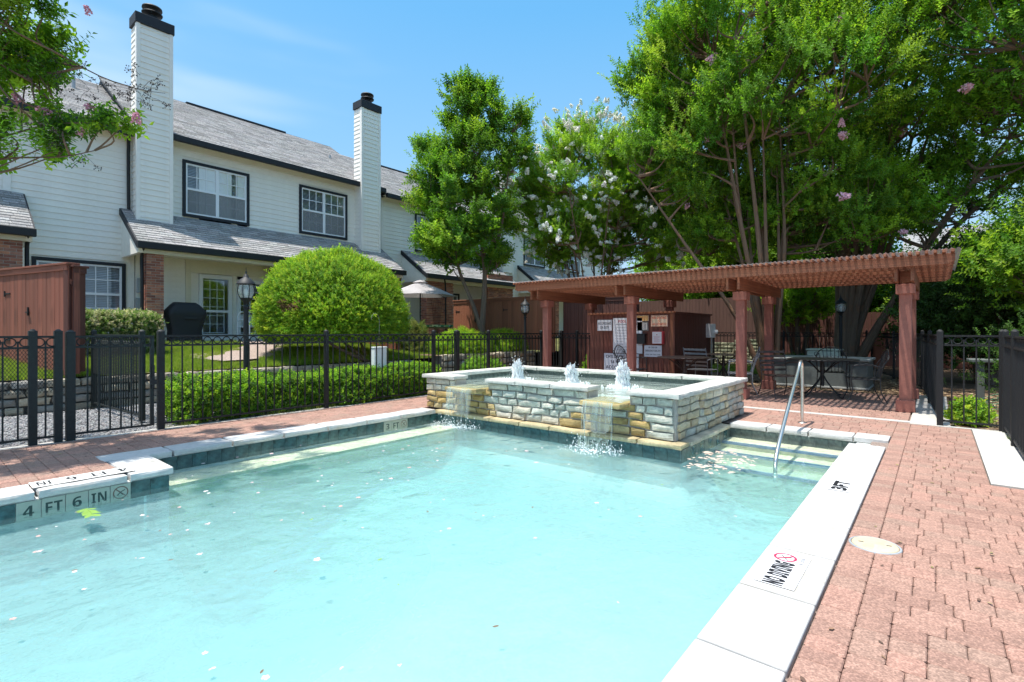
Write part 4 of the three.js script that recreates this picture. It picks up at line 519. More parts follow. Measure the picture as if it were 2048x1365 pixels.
chair('slat', 'grey slat-back iron chair drawn up between the two brown tables', -4.1, 11.65, Math.PI * 0.95, ironGrey); chair('wire', 'iron chair with arched wire back behind the third fountain jet', -5.35, 10.75, Math.PI * 0.5, iron); chair('wire', 'iron chair with arched wire back next to the second pergola post', -3.15, 11.2, -Math.PI * 0.4, ironGrey);
chair('slat', 'dark slat-back iron chair at the round table by the pergola post plinth', -2.35, 11.05, Math.PI * 0.25, ironBrown); chair('wire', 'dark wire-back iron chair turned sideways at the table by the grey box', -1.05, 11.35, -Math.PI * 0.42, iron); chair('wire', 'dark wire-back iron chair between round table and big grey box', -1.7, 12.75, Math.PI, iron);
{
  const b = thing('equipment_box', 'big dark grey box with a lighter lid beyond the patio table', 'box', [-2.15, -0.05, 14.6]); part('cabinet', rbx(-1.0, 0.95, 0, 0.64, -0.6, 0.7, 0.03, 2), M.greyBox, b); part('lid', rbx(-1.04, 0.99, 0.641, 0.7, -0.64, 0.74, 0.02, 2), M.paleTop, b); part('skirt', rbx(-1.02, 0.97, 0, 0.05, -0.62, 0.72, 0.01), M.paleTop, b);
  const c = thing('valve_box', 'small pale green box standing behind the big grey box', 'box', [-2.5, -0.07, 17.2]); part('cabinet', rbx(-0.42, 0.4, 0, 0.8, -0.3, 0.3, 0.05, 2), M.palePlastic, c); part('lid', rbx(-0.44, 0.42, 0.801, 0.85, -0.32, 0.32, 0.02, 2), M.palePlastic, c);
  const ub = thing('meter_box', 'white utility box on two conduits standing in the hedge', 'utility box', [-8.3, -0.05, 5.96]); part('case', rbx(-0.06, 0.06, 0.64, 1.02, -0.14, 0.14, 0.01), M.utility, ub); part('lid', rbx(-0.07, 0.07, 1.021, 1.04, -0.15, 0.15, 0.006), M.utility, ub); for (const s of [-0.08, 0.06]) part('conduit', tube([[0, 0, s], [0, 0.3, s], [0, 0.641, s]], 0.022, 8), M.galvan, ub);
  const hk = thing('shepherd_hook', 'thin wire shepherd hook in front of the round shrub', 'garden hook', [-9.6, -0.05, 6.9]); part('stake', tube([[0, 0, 0], [0, 1.2, 0], [0, 1.62, 0], [0.0, 1.72, -0.05], [0, 1.74, -0.13], [0, 1.68, -0.19], [0, 1.6, -0.2]], 0.006, 6), mat([0.16, 0.15, 0.13], 0.6), hk);
  // netting and planting bed beyond the corner gate panel
  const net = thing('garden_netting', 'green plastic netting draped over the bed behind the corner fence panel', 'netting', [0.5, -0.06, 10.6]), L = [], f = (u, w) => new THREE.Vector3(lerp(-0.5, 1.6, u), 0.02 + 0.5 * Math.sin(u * Math.PI * 0.9) * (1 - w) + 0.03 * noise3(u * 9, w * 9, 2) + 0.01, lerp(0.3, -0.15, w) + 0.05 * Math.sin(u * 7)); for (let i = 0; i <= 40; i++) L.push(tube(Array.from({ length: 5 }, (_, j) => f(i / 40, j / 4)), 0.003, 3, 6)); for (let j = 0; j <= 9; j++) L.push(tube(Array.from({ length: 14 }, (_, i) => f(i / 13, j / 9)), 0.003, 3, 30)); part('mesh', L, M.greenNet, net).userData.kind = 'stuff';
  const bench = thing('garden_bench', 'grey stone bench in the shade beyond the corner fence panel', 'bench', [1.05, -0.07, 13.6]); part('seat', rbx(-0.6, 0.6, 0.75, 0.82, -0.2, 0.2, 0.02, 2), M.greyBox, bench); for (const s of [-1, 1]) part('leg', rbx(s * 0.4 - 0.06, s * 0.4 + 0.06, 0, 0.75, -0.15, 0.15, 0.01), M.greyBox, bench);
}

// ---------------------------------------------------------------- townhouses
const brickT = [[0.34, 0.13, 0.08], [0.28, 0.1, 0.065], [0.4, 0.17, 0.1], [0.3, 0.14, 0.1], [0.22, 0.085, 0.06]].map((c) => c.map((q) => q * 1.6)), brickM = brickT.map((c) => mat(c, 0.9, { map: 'stone', bump: 0.003 })), brickV = mat([1, 1, 1], 0.9, { map: 'stone', bump: 0.003, vertexColors: true });
const WX = -17, FL = 1.0; // facade plane and patio level
function house(label, a0, a1) {
  const t = thing('townhouse', label, 'house', [WX, FL, (a0 + a1) / 2]), oa = (a0 + a1) / 2, H = { t, oa };
  H.b = (x0, x1, y0, y1, p, q) => bx(x0 - WX, x1 - WX, y0 - FL, y1 - FL, p - oa, q - oa); H.rb = (x0, x1, y0, y1, p, q, r) => rbx(x0 - WX, x1 - WX, y0 - FL, y1 - FL, p - oa, q - oa, r);
  return H;
}
// one lap board: thicker at its lower edge. axis 'a' faces +x, 'x' faces -a (towards smaller a), '-x' faces +a
function lap(L, h) { const s = new THREE.Shape([[0, 0], [0.024, 0], [0.024, 0.004], [0.008, h], [0, h]].map(([x, y]) => new THREE.Vector2(x, y))), g = new THREE.ExtrudeGeometry(s, { depth: L, bevelEnabled: false, steps: 1 }); g.translate(0, 0, -L / 2); return metre(g); }
const lapCache = {};
function siding(H, parent, axis, fixed, s0, s1, y0, y1, holes = [], m = M.siding, pitch = 0.155) {
  for (let y = y0; y < y1 - 0.02; y += pitch) {
    const h = Math.min(pitch + 0.01, y1 - y); let segs = [[s0, s1]];
    for (const [p, q, b, c] of holes) if (b < y + pitch - 0.02 && c > y + 0.02) segs = segs.flatMap(([u, v]) => (q <= u || p >= v ? [[u, v]] : [[u, p], [q, v]].filter(([k, l]) => l - k > 0.03)));
    for (const [u, v] of segs) { const key = `${(v - u).toFixed(2)}_${h.toFixed(3)}`, o = part('plank', lapCache[key] ??= lap(+(v - u).toFixed(2), h), m, parent), c = (u + v) / 2; if (axis === 'a') o.position.set(fixed - WX, y - FL, -(c - H.oa)); else { o.position.set(c - WX, y - FL, -(fixed - H.oa)); o.rotation.y = axis === 'x' ? -Math.PI / 2 : Math.PI / 2; } }
  }
}
function win(H, x, a0, a1, y0, y1, { cols = 2, screenLow = true, blind = 0.6, door = false } = {}) {
  const tr = 0.085, fr = 0.045, w = part('window', [H.b(x + 0.004, x + 0.05, y1 - tr, y1, a0, a1), H.b(x + 0.004, x + 0.05, y0, y0 + tr, a0, a1), H.b(x + 0.004, x + 0.0502, y0 + tr, y1 - tr, a0, a0 + tr), H.b(x + 0.004, x + 0.0502, y0 + tr, y1 - tr, a1 - tr, a1)], M.navy, H.t);
  const A0 = a0 + tr, A1 = a1 - tr, Y0 = y0 + tr, Y1 = y1 - tr, ym = (Y0 + Y1) / 2, fs = [], mu = [];
  part('jamb', [H.b(x - 0.16, x - 0.0305, Y0 - 0.03, Y0, A0, A1), H.b(x - 0.16, x - 0.0305, Y1, Y1 + 0.03, A0, A1), H.b(x - 0.16, x - 0.0305, Y0, Y1, A0 - 0.03, A0), H.b(x - 0.16, x - 0.0305, Y0, Y1, A1, A1 + 0.03)], M.vinyl, w);
  for (let c = 0; c < cols; c++) {
    const p = lerp(A0, A1, c / cols), q = lerp(A0, A1, (c + 1) / cols);
    fs.push(H.b(x - 0.03, x + 0.03, Y0, Y1, p, p + fr), H.b(x - 0.03, x + 0.03, Y0, Y1, q - fr, q), H.b(x - 0.029, x + 0.029, Y0, Y0 + fr, p + fr, q - fr), H.b(x - 0.029, x + 0.029, Y1 - fr, Y1, p + fr, q - fr), H.b(x - 0.029, x + 0.034, ym - 0.03, ym + 0.03, p + fr, q - fr));
    for (const [b, d, lo] of [[Y0 + fr, ym - 0.03, true], [ym + 0.03, Y1 - fr, false]]) {
      const P = p + fr, Q = q - fr;
      for (let i = 0; i < 3; i++) for (let j = 0; j < 2; j++) part('pane', H.b(x - 0.006, x - 0.002, lerp(b, d, j / 2) + 0.006, lerp(b, d, (j + 1) / 2) - 0.006, lerp(P, Q, i / 3) + 0.006, lerp(P, Q, (i + 1) / 3) - 0.006), M.glass, w);
      for (let i = 1; i < 3; i++) mu.push(H.b(x - 0.012, x + 0.01, b, d, lerp(P, Q, i / 3) - 0.01, lerp(P, Q, i / 3) + 0.01)); mu.push(H.b(x - 0.0115, x + 0.0095, (b + d) / 2 - 0.01, (b + d) / 2 + 0.01, P, Q));
      if (lo && screenLow) part('screen', H.b(x + 0.016, x + 0.018, b, d, P, Q), M.screen, w);
    }
  }
  part('sash_frame', fs, M.vinyl, w); part('muntin', mu, M.vinyl, w);
  if (blind) { const L = []; for (let y = Y1 - 0.03; y > lerp(Y1, Y0, blind); y -= 0.045) { const g = H.b(x - 0.115, x - 0.075, y - 0.0015, y + 0.0015, A0 + 0.02, A1 - 0.02); g.translate(-(x - 0.095 - WX), -(y - FL), 0); g.rotateZ(-0.75); g.translate(x - 0.095 - WX, y - FL, 0); L.push(g); } stuff(part('blind', L, M.blind, w)); }
  return w;
}
// shingled slope from the eave (x0, y0) up to the ridge (x1, y1)
function slope(H, name, x0, y0, x1, y1, a0, a1, seed, { th = 0.05, tab = 0.31, exp = 0.14 } = {}) {
  const dx = x1 - x0, dy = y1 - y0, L = Math.hypot(dx, dy), ang = Math.atan2(dy, -dx), R = rng(seed), list = [];
  const local = (g) => { g.rotateZ(-ang); g.translate(x0 - WX, y0 - FL, 0); return g; }; // local -x runs up the slope
  const base = new THREE.BoxGeometry(L, th, a1 - a0); base.translate(-L / 2, -th / 2, -((a0 + a1) / 2 - H.oa)); const p = part(name, metre(local(base)), M.roofBase, H.t);
  for (let s = 0, r = 0; s < L - 0.02; s += exp, r++) for (let a = a0 - (r % 2) * tab * 0.5 - R() * 0.05; a < a1;) {
    const w = tab * (0.85 + 0.3 * R()), p0 = Math.max(a, a0), p1 = Math.min(a + w, a1); a += w; if (p1 - p0 < 0.02) continue; const t0 = 0.016 + 0.006 * R(), e = Math.min(exp + 0.02, L - s), k = 0.72 + 0.5 * R();
    const g = new THREE.BufferGeometry(), z0 = -(p0 + 0.004 - H.oa), z1 = -(p1 - 0.004 - H.oa), X0 = -s + 0.01 * R(), X1 = -(s + e); // wedge: butt edge stands proud
    const q = [[X0, 0, z0], [X0, t0, z0], [X1, 0.004, z0], [X0, 0, z1], [X0, t0, z1], [X1, 0.004, z1]], f = [[1, 4, 5], [1, 5, 2], [0, 4, 1], [0, 3, 4], [0, 1, 2], [3, 5, 4]];
    g.setAttribute('position', new THREE.Float32BufferAttribute(f.flat().flatMap((i) => q[i]), 3)); g.computeVertexNormals(); local(g); g.computeVertexNormals(); metre(g); list.push(tint(g, [k * (0.98 + 0.06 * R()), k, k * (0.97 + 0.06 * R())]));
  }
  stuff(part('shingles', list, M.shingle, p)); return p;
}
function chimney(H, a0, a1, x0, x1, y0, y1) {
  const c = part('chimney', H.b(x0, x1 - 0.03, y0, y1 - 0.26, a0 + 0.03, a1 - 0.03), M.siding, H.t);
  siding(H, c, 'a', x1 - 0.032, a0 + 0.09, a1 - 0.09, y0, y1 - 0.28); siding(H, c, 'x', a0 + 0.032, x0, x1 - 0.09, y0, y1 - 0.28); siding(H, c, '-x', a1 - 0.032, x0, x1 - 0.09, y0, y1 - 0.28);
  for (const p of [a0, a1 - 0.09]) part('corner_board', H.b(x1 - 0.12, x1 + 0.002, y0 - 0.1, y1 - 0.28, p, p + 0.09), M.trimW, c);
  part('crown_band', H.rb(x0 - 0.02, x1 + 0.03, y1 - 0.28, y1, a0 - 0.03, a1 + 0.03, 0.01), M.navy, c);
  const fl = [[0.17, 0], [0.17, 0.1], [0.12, 0.12], [0.12, 0.17], [0.24, 0.19], [0.25, 0.22], [0.15, 0.25], [0.15, 0.32], [0.24, 0.335], [0.235, 0.38], [0.08, 0.42], [0, 0.43]], g = lathe(fl, 24); g.translate((x0 + x1) / 2 - WX, y1 - FL, -((a0 + a1) / 2 - H.oa)); part('flue_cap', g, M.black, c);
}
function brickBlock(H, name, x0, x1, y0, y1, a0, a1, single) { // bricks on the faces towards +x and -a
  const c = part(name, H.b(x0 + 0.008, x1 - 0.008, y0, y1, a0 + 0.008, a1 - 0.008), M.mortar, H.t), R = rng(Math.round(a0 * 100 + 7)), L = [], bw = 0.203, bh = 0.0677;
  const put = (q) => { const k = Math.floor(R() * 5), g = H.rb(...q, 0.003); if (single) part('brick', g, brickM[k], c); else L.push(tint(H.b(...q), brickT[k])); };
  for (let r = 0, y = y0; y < y1 - 0.02; r++, y += bh) { const t = Math.min(y + bh - 0.009, y1), off = (r % 2) * bw / 2;
    for (let a = a0 - off; a < a1; a += bw) { const p = Math.max(a, a0), q = Math.min(a + bw - 0.009, a1); if (q - p > 0.03) put([x1 - 0.03, x1, y, t, p, q]); }
    for (let x = x1 - 0.032 - bw * 2 + off; x > x0 - bw; x -= bw) { const p = Math.max(x, x0), q = Math.min(x + bw - 0.009, x1 - 0.0325); if (q - p > 0.03) put([p, q, y, t, a0, a0 + 0.03]); } for (const s of [0]) { const p = Math.max(x0, x1 - 0.032 - bw + off + 0.0), q = x1 - 0.0325; if (q - p > 0.03) put([p, q, y, t, a0 + 0.0005, a0 + 0.0305]); } }
  if (L.length) stuff(part('brickwork', L, brickV, c)); return c;
}
function gutter(H, x, y, a0, a1) { part('gutter', H.rb(x, x + 0.12, y - 0.17, y, a0, a1, 0.012), M.black, H.t); }
function downspout(H, pts, r = 0.04) { part('downspout', tube(pts.map(([x, y, a]) => new THREE.Vector3(x - WX, y - FL, -(a - H.oa))), r, 4, 26), M.black, H.t); }
function mainBlock(H, a0, a1, eave, ridge, holes, seed, yLow = FL) {
  const w = part('wall', H.b(WX - 0.25, WX - 0.002, eave - 0.35, eave - 0.02, a0, a1), M.siding, H.t);
  // backing behind the boards, cut round the openings
  const cuts = [a0, a1, ...holes.flatMap((h) => [h[0] + 0.05, h[1] - 0.05])].filter((v) => v >= a0 && v <= a1).sort((p, q) => p - q), L = [];
  for (let i = 0; i < cuts.length - 1; i++) { const p = cuts[i], q = cuts[i + 1], m = (p + q) / 2; if (q - p < 0.01) continue; let ys = [[FL - 0.1, eave - 0.351]]; for (const h of holes) if (h[0] < m && h[1] > m) ys = ys.flatMap(([u, v]) => [[u, h[2] + 0.05], [h[3] - 0.05, v]].filter(([k, l]) => l - k > 0.02)); for (const [u, v] of ys) L.push(H.b(WX - 0.25, WX - 0.002, u, v, p, q)); }
  part('sheathing', L, M.siding, w); siding(H, w, 'a', WX, a0 + 0.1, a1 - 0.1, yLow, eave - 0.22, holes.map((h) => [h[0] + 0.02, h[1] - 0.02, h[2] + 0.02, h[3] - 0.02]));
  for (const p of [a0, a1 - 0.1]) part('corner_board', H.b(WX - 0.01, WX + 0.03, yLow, eave - 0.2, p, p + 0.1), M.trimW, w);
  part('frieze_board', H.b(WX - 0.001, WX + 0.034, eave - 0.22, eave - 0.04, a0, a1), M.cream, w); part('soffit', H.b(WX + 0.035, WX + 0.33, eave - 0.07, eave - 0.045, a0, a1), M.cream, w);
  const rx = WX - 3.7; slope(H, 'roof', WX + 0.32, eave, rx, ridge, a0 - 0.04, a1 + 0.04, seed); part('roof_back', (() => { const L2 = 5, g = H.b(rx - 4.2, rx, ridge - 0.06, ridge - 0.01, a0, a1); g.translate(-(rx - WX), -(ridge - FL), 0); g.rotateZ(0.56); g.translate(rx - WX, ridge - FL, 0); return g; })(), M.roofBase, H.t);
  part('ridge_vent', H.b(rx - 0.1, rx + 0.1, ridge - 0.02, ridge + 0.035, lerp(a0, a1, 0.3), lerp(a0, a1, 0.75)), M.navy, H.t); gutter(H, WX + 0.321, eave + 0.02, a0, a1);
  for (const [p, s] of [[a0, 1], [a1, -1]]) { const sh = new THREE.Shape([[rx + 3.9, eave - 0.1], [rx, ridge - 0.06], [rx - 3.9, eave - 0.1]].map(([x, y]) => new THREE.Vector2(x - WX, y - FL))), g = new THREE.ExtrudeGeometry(sh, { depth: 0.06, bevelEnabled: false }); g.translate(0, 0, -(p - H.oa) - (s > 0 ? 0.06 : 0)); part('gable', metre(g), M.navy, H.t); }
  part('side_wall', H.b(WX - 7.6, WX - 0.251, FL - 0.1, eave - 0.05, a0 + 0.01, a0 + 0.12), M.plasterRoom, H.t); part('side_wall', H.b(WX - 7.6, WX - 0.251, FL - 0.1, eave - 0.05, a1 - 0.12, a1 - 0.01), M.plasterRoom, H.t); part('back_wall', H.b(WX - 7.75, WX - 7.601, FL - 0.1, eave - 0.05, a0, a1), M.plasterRoom, H.t); part('partition_wall', H.b(WX - 3.6, WX - 3.5, FL, eave - 0.3, a0 + 0.121, a1 - 0.121), M.plasterRoom, H.t);
  for (const y of [FL - 0.05, FL + 2.75, eave - 0.26]) part('floor_slab', H.b(WX - 7.6, WX - 0.252, y, y + 0.2, a0 + 0.121, a1 - 0.121), M.plasterRoom, H.t);
}
function porch(H, a0, a1, cols, seed, yTop = 4.62, yEave = 3.56, xf = -15.42) {
  slope(H, 'porch_roof', xf, yEave, WX + 0.02, yTop, a0, a1, seed, { tab: 0.3, exp: 0.135 }); gutter(H, xf + 0.005, yEave - 0.01, a0 - 0.03, a1 + 0.03);
  part('porch_beam', H.b(xf - 0.35, xf - 0.06, yEave - 0.28, yEave - 0.1, a0 + 0.12, a1 - 0.12), M.cream, H.t); part('porch_ceiling', H.b(WX + 0.03, xf - 0.351, yEave - 0.16, yEave - 0.13, a0 + 0.12, a1 - 0.12), M.cream, H.t);
  for (const [p, s] of [[a0, -1], [a1, 1]]) { const sh = new THREE.Shape([[xf - 0.06, yEave - 0.28], [xf + 0.0, yEave - 0.06], [WX, yTop - 0.06], [WX, yEave - 0.28]].map(([x, y]) => new THREE.Vector2(x - WX, y - FL))), g = new THREE.ExtrudeGeometry(sh, { depth: 0.1, bevelEnabled: false }); g.translate(0, 0, -(p - H.oa) + (s > 0 ? 0.02 : -0.12)); part('cheek', metre(g), M.siding, H.t); const rk = new THREE.Shape([[xf, yEave - 0.17], [xf, yEave - 0.0], [WX, yTop - 0.0], [WX, yTop - 0.17]].map(([x, y]) => new THREE.Vector2(x - WX, y - FL))), r = new THREE.ExtrudeGeometry(rk, { depth: 0.03, bevelEnabled: false }); r.translate(0, 0.004, -(p - H.oa) + (s > 0 ? -0.031 : 0.001)); part('rake_board', metre(r), M.navy, H.t); }
  for (const [p, q, single, back, top] of cols) brickBlock(H, 'brick_pier', back ?? (xf - 0.45), xf - 0.1, FL - 0.2, top ?? (yEave - 0.285), p, q, single);
}
{
  const H = house('white lap-sided townhouse behind the latched timber patio fence', -3, 4.18);
  mainBlock(H, -3, 4.18, 6.68, 9.2, [[2.1, 3.98, 1.42, 3.12], [-1.6, 0.4, 4.66, 6.2]], 1); win(H, WX + 0.01, 2.1, 3.98, 1.42, 3.12, { blind: 0.95, screenLow: false }); win(H, WX + 0.01, -1.6, 0.4, 4.66, 6.2);
  porch(H, -2.5, 1.95, [[1.38, 1.78, true]], 5); downspout(H, [[-15.4, 3.5, 1.86], [-15.45, 3.4, 1.86], [-15.6, 3.25, 1.86], [-15.62, 2.6, 1.86], [-15.62, 1.02, 1.86]]); part('corner_board', H.b(WX + 0.026, WX + 0.05, 4.62, 6.5, 1.6, 1.74), M.trimW, H.t);
  part('vent_pipe', tube([[-2.4, 7.3, 0], [-2.4, 7.55, 0], [-2.4, 7.75, 0]].map(([x, y, a]) => new THREE.Vector3(x, y, -(3.3 - H.oa))), 0.05, 8), M.galvan, H.t);
}
{
  const H = house('white townhouse with two tall chimneys above the round shrub', 4.2, 12.25);
  mainBlock(H, 4.2, 12.25, 6.85, 9.45, [[5.34, 7.23, 4.66, 6.32], [8.9, 10.77, 4.68, 6.37], [5.74, 6.76, 0.98, 3.02], [6.83, 7.72, 0.98, 2.97]], 2);
  win(H, WX + 0.01, 5.34, 7.23, 4.66, 6.32, { blind: 0.98 }); win(H, WX + 0.01, 8.9, 10.77, 4.68, 6.37, { blind: 0.97 });
  chimney(H, 4.1, 4.96, WX, -16.48, 4.22, 9.86); chimney(H, 11.07, 11.92, WX, -16.48, 4.22, 9.93);
  porch(H, 3.87, 12.2, [[4.08, 4.46, true], [11.75, 12.12, false]], 6); brickBlock(H, 'brick_wall', WX + 0.035, WX + 0.4, FL - 0.1, 3.37, 7.85, 9.4, false);
  part('cream_panel', H.b(WX + 0.026, WX + 0.05, 3.03, 3.4, 5.45, 7.84), M.cream, H.t); part('cream_post', H.b(WX + 0.026, WX + 0.06, FL, 3.4, 5.42, 5.56), M.cream, H.t);
  // glazed storm door and a glazed fixed door beside it
  const dr = (a0, a1, y1, storm) => {
    const d = part('door', [H.b(WX - 0.02, WX + 0.06, FL, y1, a0, a0 + 0.1), H.b(WX - 0.02, WX + 0.06, FL, y1, a1 - 0.1, a1), H.b(WX - 0.02, WX + 0.06, y1 - 0.12, y1, a0 + 0.1, a1 - 0.1), H.b(WX - 0.02, WX + 0.06, FL, FL + 0.2, a0 + 0.1, a1 - 0.1), ...(storm ? [H.b(WX - 0.0, WX + 0.055, 1.86, 1.93, a0 + 0.1, a1 - 0.1)] : [])], M.vinyl, H.t), g0 = a0 + (storm ? 0.12 : 0.1), g1 = a1 - (storm ? 0.2 : 0.1), Y0 = FL + 0.24, Y1 = y1 - 0.17, nc = storm ? 3 : 2, nr = storm ? 6 : 7;
    for (let i = 0; i < nc; i++) for (let j = 0; j < nr; j++) part('pane', H.b(WX - 0.036, WX - 0.032, lerp(Y0, Y1, j / nr) + 0.006, lerp(Y0, Y1, (j + 1) / nr) - 0.006, lerp(g0, g1, i / nc) + 0.006, lerp(g0, g1, (i + 1) / nc) - 0.006), M.glass, d);
    const mu = []; for (let i = 0; i <= nc; i++) mu.push(H.b(WX - 0.042, WX - 0.026, Y0, Y1, lerp(g0, g1, i / nc) - 0.009, lerp(g0, g1, i / nc) + 0.009)); for (let j = 0; j <= nr; j++) mu.push(H.b(WX - 0.0415, WX - 0.0265, lerp(Y0, Y1, j / nr) - 0.009, lerp(Y0, Y1, j / nr) + 0.009, g0, g1)); part('muntin', mu, M.vinyl, d);
    if (storm) { part('storm_glass', H.b(WX + 0.02, WX + 0.024, FL + 0.2, y1 - 0.12, a0 + 0.1, a1 - 0.1), M.glass, d); part('handle', [H.b(WX + 0.06, WX + 0.085, 1.78, 2.02, a0 + 0.03, a0 + 0.06), H.b(WX + 0.085, WX + 0.11, 1.9, 1.93, a0 + 0.03, a0 + 0.17)], M.black, d); }
  };
  dr(5.78, 6.7, 3.0, true); dr(6.86, 7.7, 2.92, false);
  downspout(H, [[-15.4, 3.5, 3.98], [-15.45, 3.4, 3.99], [-15.6, 3.22, 4.0], [-15.62, 2.6, 4.01], [-15.62, 1.02, 4.01]]); downspout(H, [[-16.66, 6.75, 4.02], [-16.8, 6.6, 4.02], [-16.9, 6.3, 4.03], [-16.9, 5.2, 4.03], [-16.88, 4.6, 4.03]]);
  downspout(H, [[-15.4, 3.5, 12.15], [-15.5, 3.36, 12.15], [-15.62, 3.2, 12.18], [-15.62, 2.2, 12.18], [-15.62, 1.02, 12.18]]);
  part('vent_pipe', tube([[-1.9, 7.0, 0], [-1.9, 7.2, 0], [-1.9, 7.4, 0]].map(([x, y, a]) => new THREE.Vector3(x, y, -(11.2 - H.oa))), 0.05, 8), M.galvan, H.t);
  const eb = part('electric_meter', [H.rb(WX + 0.05, WX + 0.17, 2.35, 2.75, 4.22, 4.4, 0.01), H.rb(WX + 0.05, WX + 0.15, 1.6, 2.2, 4.2, 4.42, 0.01)], M.galvan, H.t);
}
{
  const H = house('white townhouse with brick porch walls behind the forked tree', 12.3, 20.4);
  mainBlock(H, 12.3, 20.4, 6.7, 9.25, [[14.0, 15.9, 4.66, 6.3], [17.0, 18.9, 4.66, 6.3], [12.5, 13.3, 1.2, 3.2], [15.7, 16.6, 1.3, 3.0]], 3); win(H, WX + 0.01, 14.0, 15.9, 4.66, 6.3); win(H, WX + 0.01, 17.0, 18.9, 4.66, 6.3); win(H, WX + 0.01, 12.5, 13.3, 1.2, 3.2, { cols: 1, blind: 0 }); win(H, WX + 0.01, 15.7, 16.6, 1.3, 3.0, { cols: 1 });
  chimney(H, 19.1, 19.95, WX, -16.48, 4.22, 9.9); porch(H, 13.3, 18.9, [[13.4, 14.85, false], [17.0, 18.75, false, undefined, 3.9]], 7); downspout(H, [[-15.4, 3.5, 14.2], [-15.36, 3.4, 14.2], [-15.42, 3.2, 14.3], [-15.45, 2.2, 14.35], [-15.45, 1.02, 14.35]]); part('corner_board', H.b(WX + 0.026, WX + 0.06, 3.4, 6.5, 20.24, 20.36), M.trimW, H.t);
}
{
  const H = house('far white townhouse behind the white-flowering tree', 20.45, 29.5);
  mainBlock(H, 20.45, 29.5, 6.8, 9.4, [[21.4, 23.3, 4.8, 6.35], [25.0, 26.9, 4.8, 6.35]], 4); win(H, WX + 0.01, 21.4, 23.3, 4.8, 6.35); win(H, WX + 0.01, 25, 26.9, 4.8, 6.35); porch(H, 20.9, 29.3, [[21.0, 22.6, false], [26, 27, false]], 8, 4.75);
}
{ // roofs seen past the back fence
  const far = (label, x, a, w, d, hw, hr, turn, chim) => { const t = thing('distant_house', label, 'house', [x, -0.05, a], null, turn); part('wall', bx(-w / 2, w / 2, 0, hw, -d / 2, d / 2), M.siding, t); const sh = new THREE.Shape([[-d / 2 - 0.4, hw - 0.15], [0, hr], [d / 2 + 0.4, hw - 0.15], [d / 2 + 0.4, hw - 0.32], [0, hr - 0.2], [-d / 2 - 0.4, hw - 0.32]].map(([p, q]) => new THREE.Vector2(p, q))), g = new THREE.ExtrudeGeometry(sh, { depth: w + 0.6, bevelEnabled: false }); g.translate(0, 0, -w / 2 - 0.3); g.rotateY(Math.PI / 2); part('roof', metre(g), mat([0.42, 0.41, 0.4], 0.95, { map: 'grit' }), t); const gb = new THREE.Shape([[-d / 2, hw - 0.2], [0, hr - 0.25], [d / 2, hw - 0.2]].map(([p, q]) => new THREE.Vector2(p, q))), gg = new THREE.ExtrudeGeometry(gb, { depth: w - 0.1, bevelEnabled: false }); gg.translate(0, 0, -w / 2 + 0.05); gg.rotateY(Math.PI / 2); part('gable', metre(gg), M.siding, t); if (chim) { const c = part('chimney', bx(chim - 0.5, chim + 0.5, hw, hr + 1.2, -0.4, 0.4), M.siding, t); part('chimney_cap', bx(chim - 0.55, chim + 0.55, hr + 1.2, hr + 1.5, -0.45, 0.45), M.navy, c); } };
  far('distant house with a pale grey roof behind the weathered back fence', -5, 34, 13, 9, 3.2, 5.2, 0.1); far('distant pale house with a dark-capped chimney beyond the bushes', 6.5, 46, 16, 9, 5.6, 8.4, 0.0, -0.2);
}
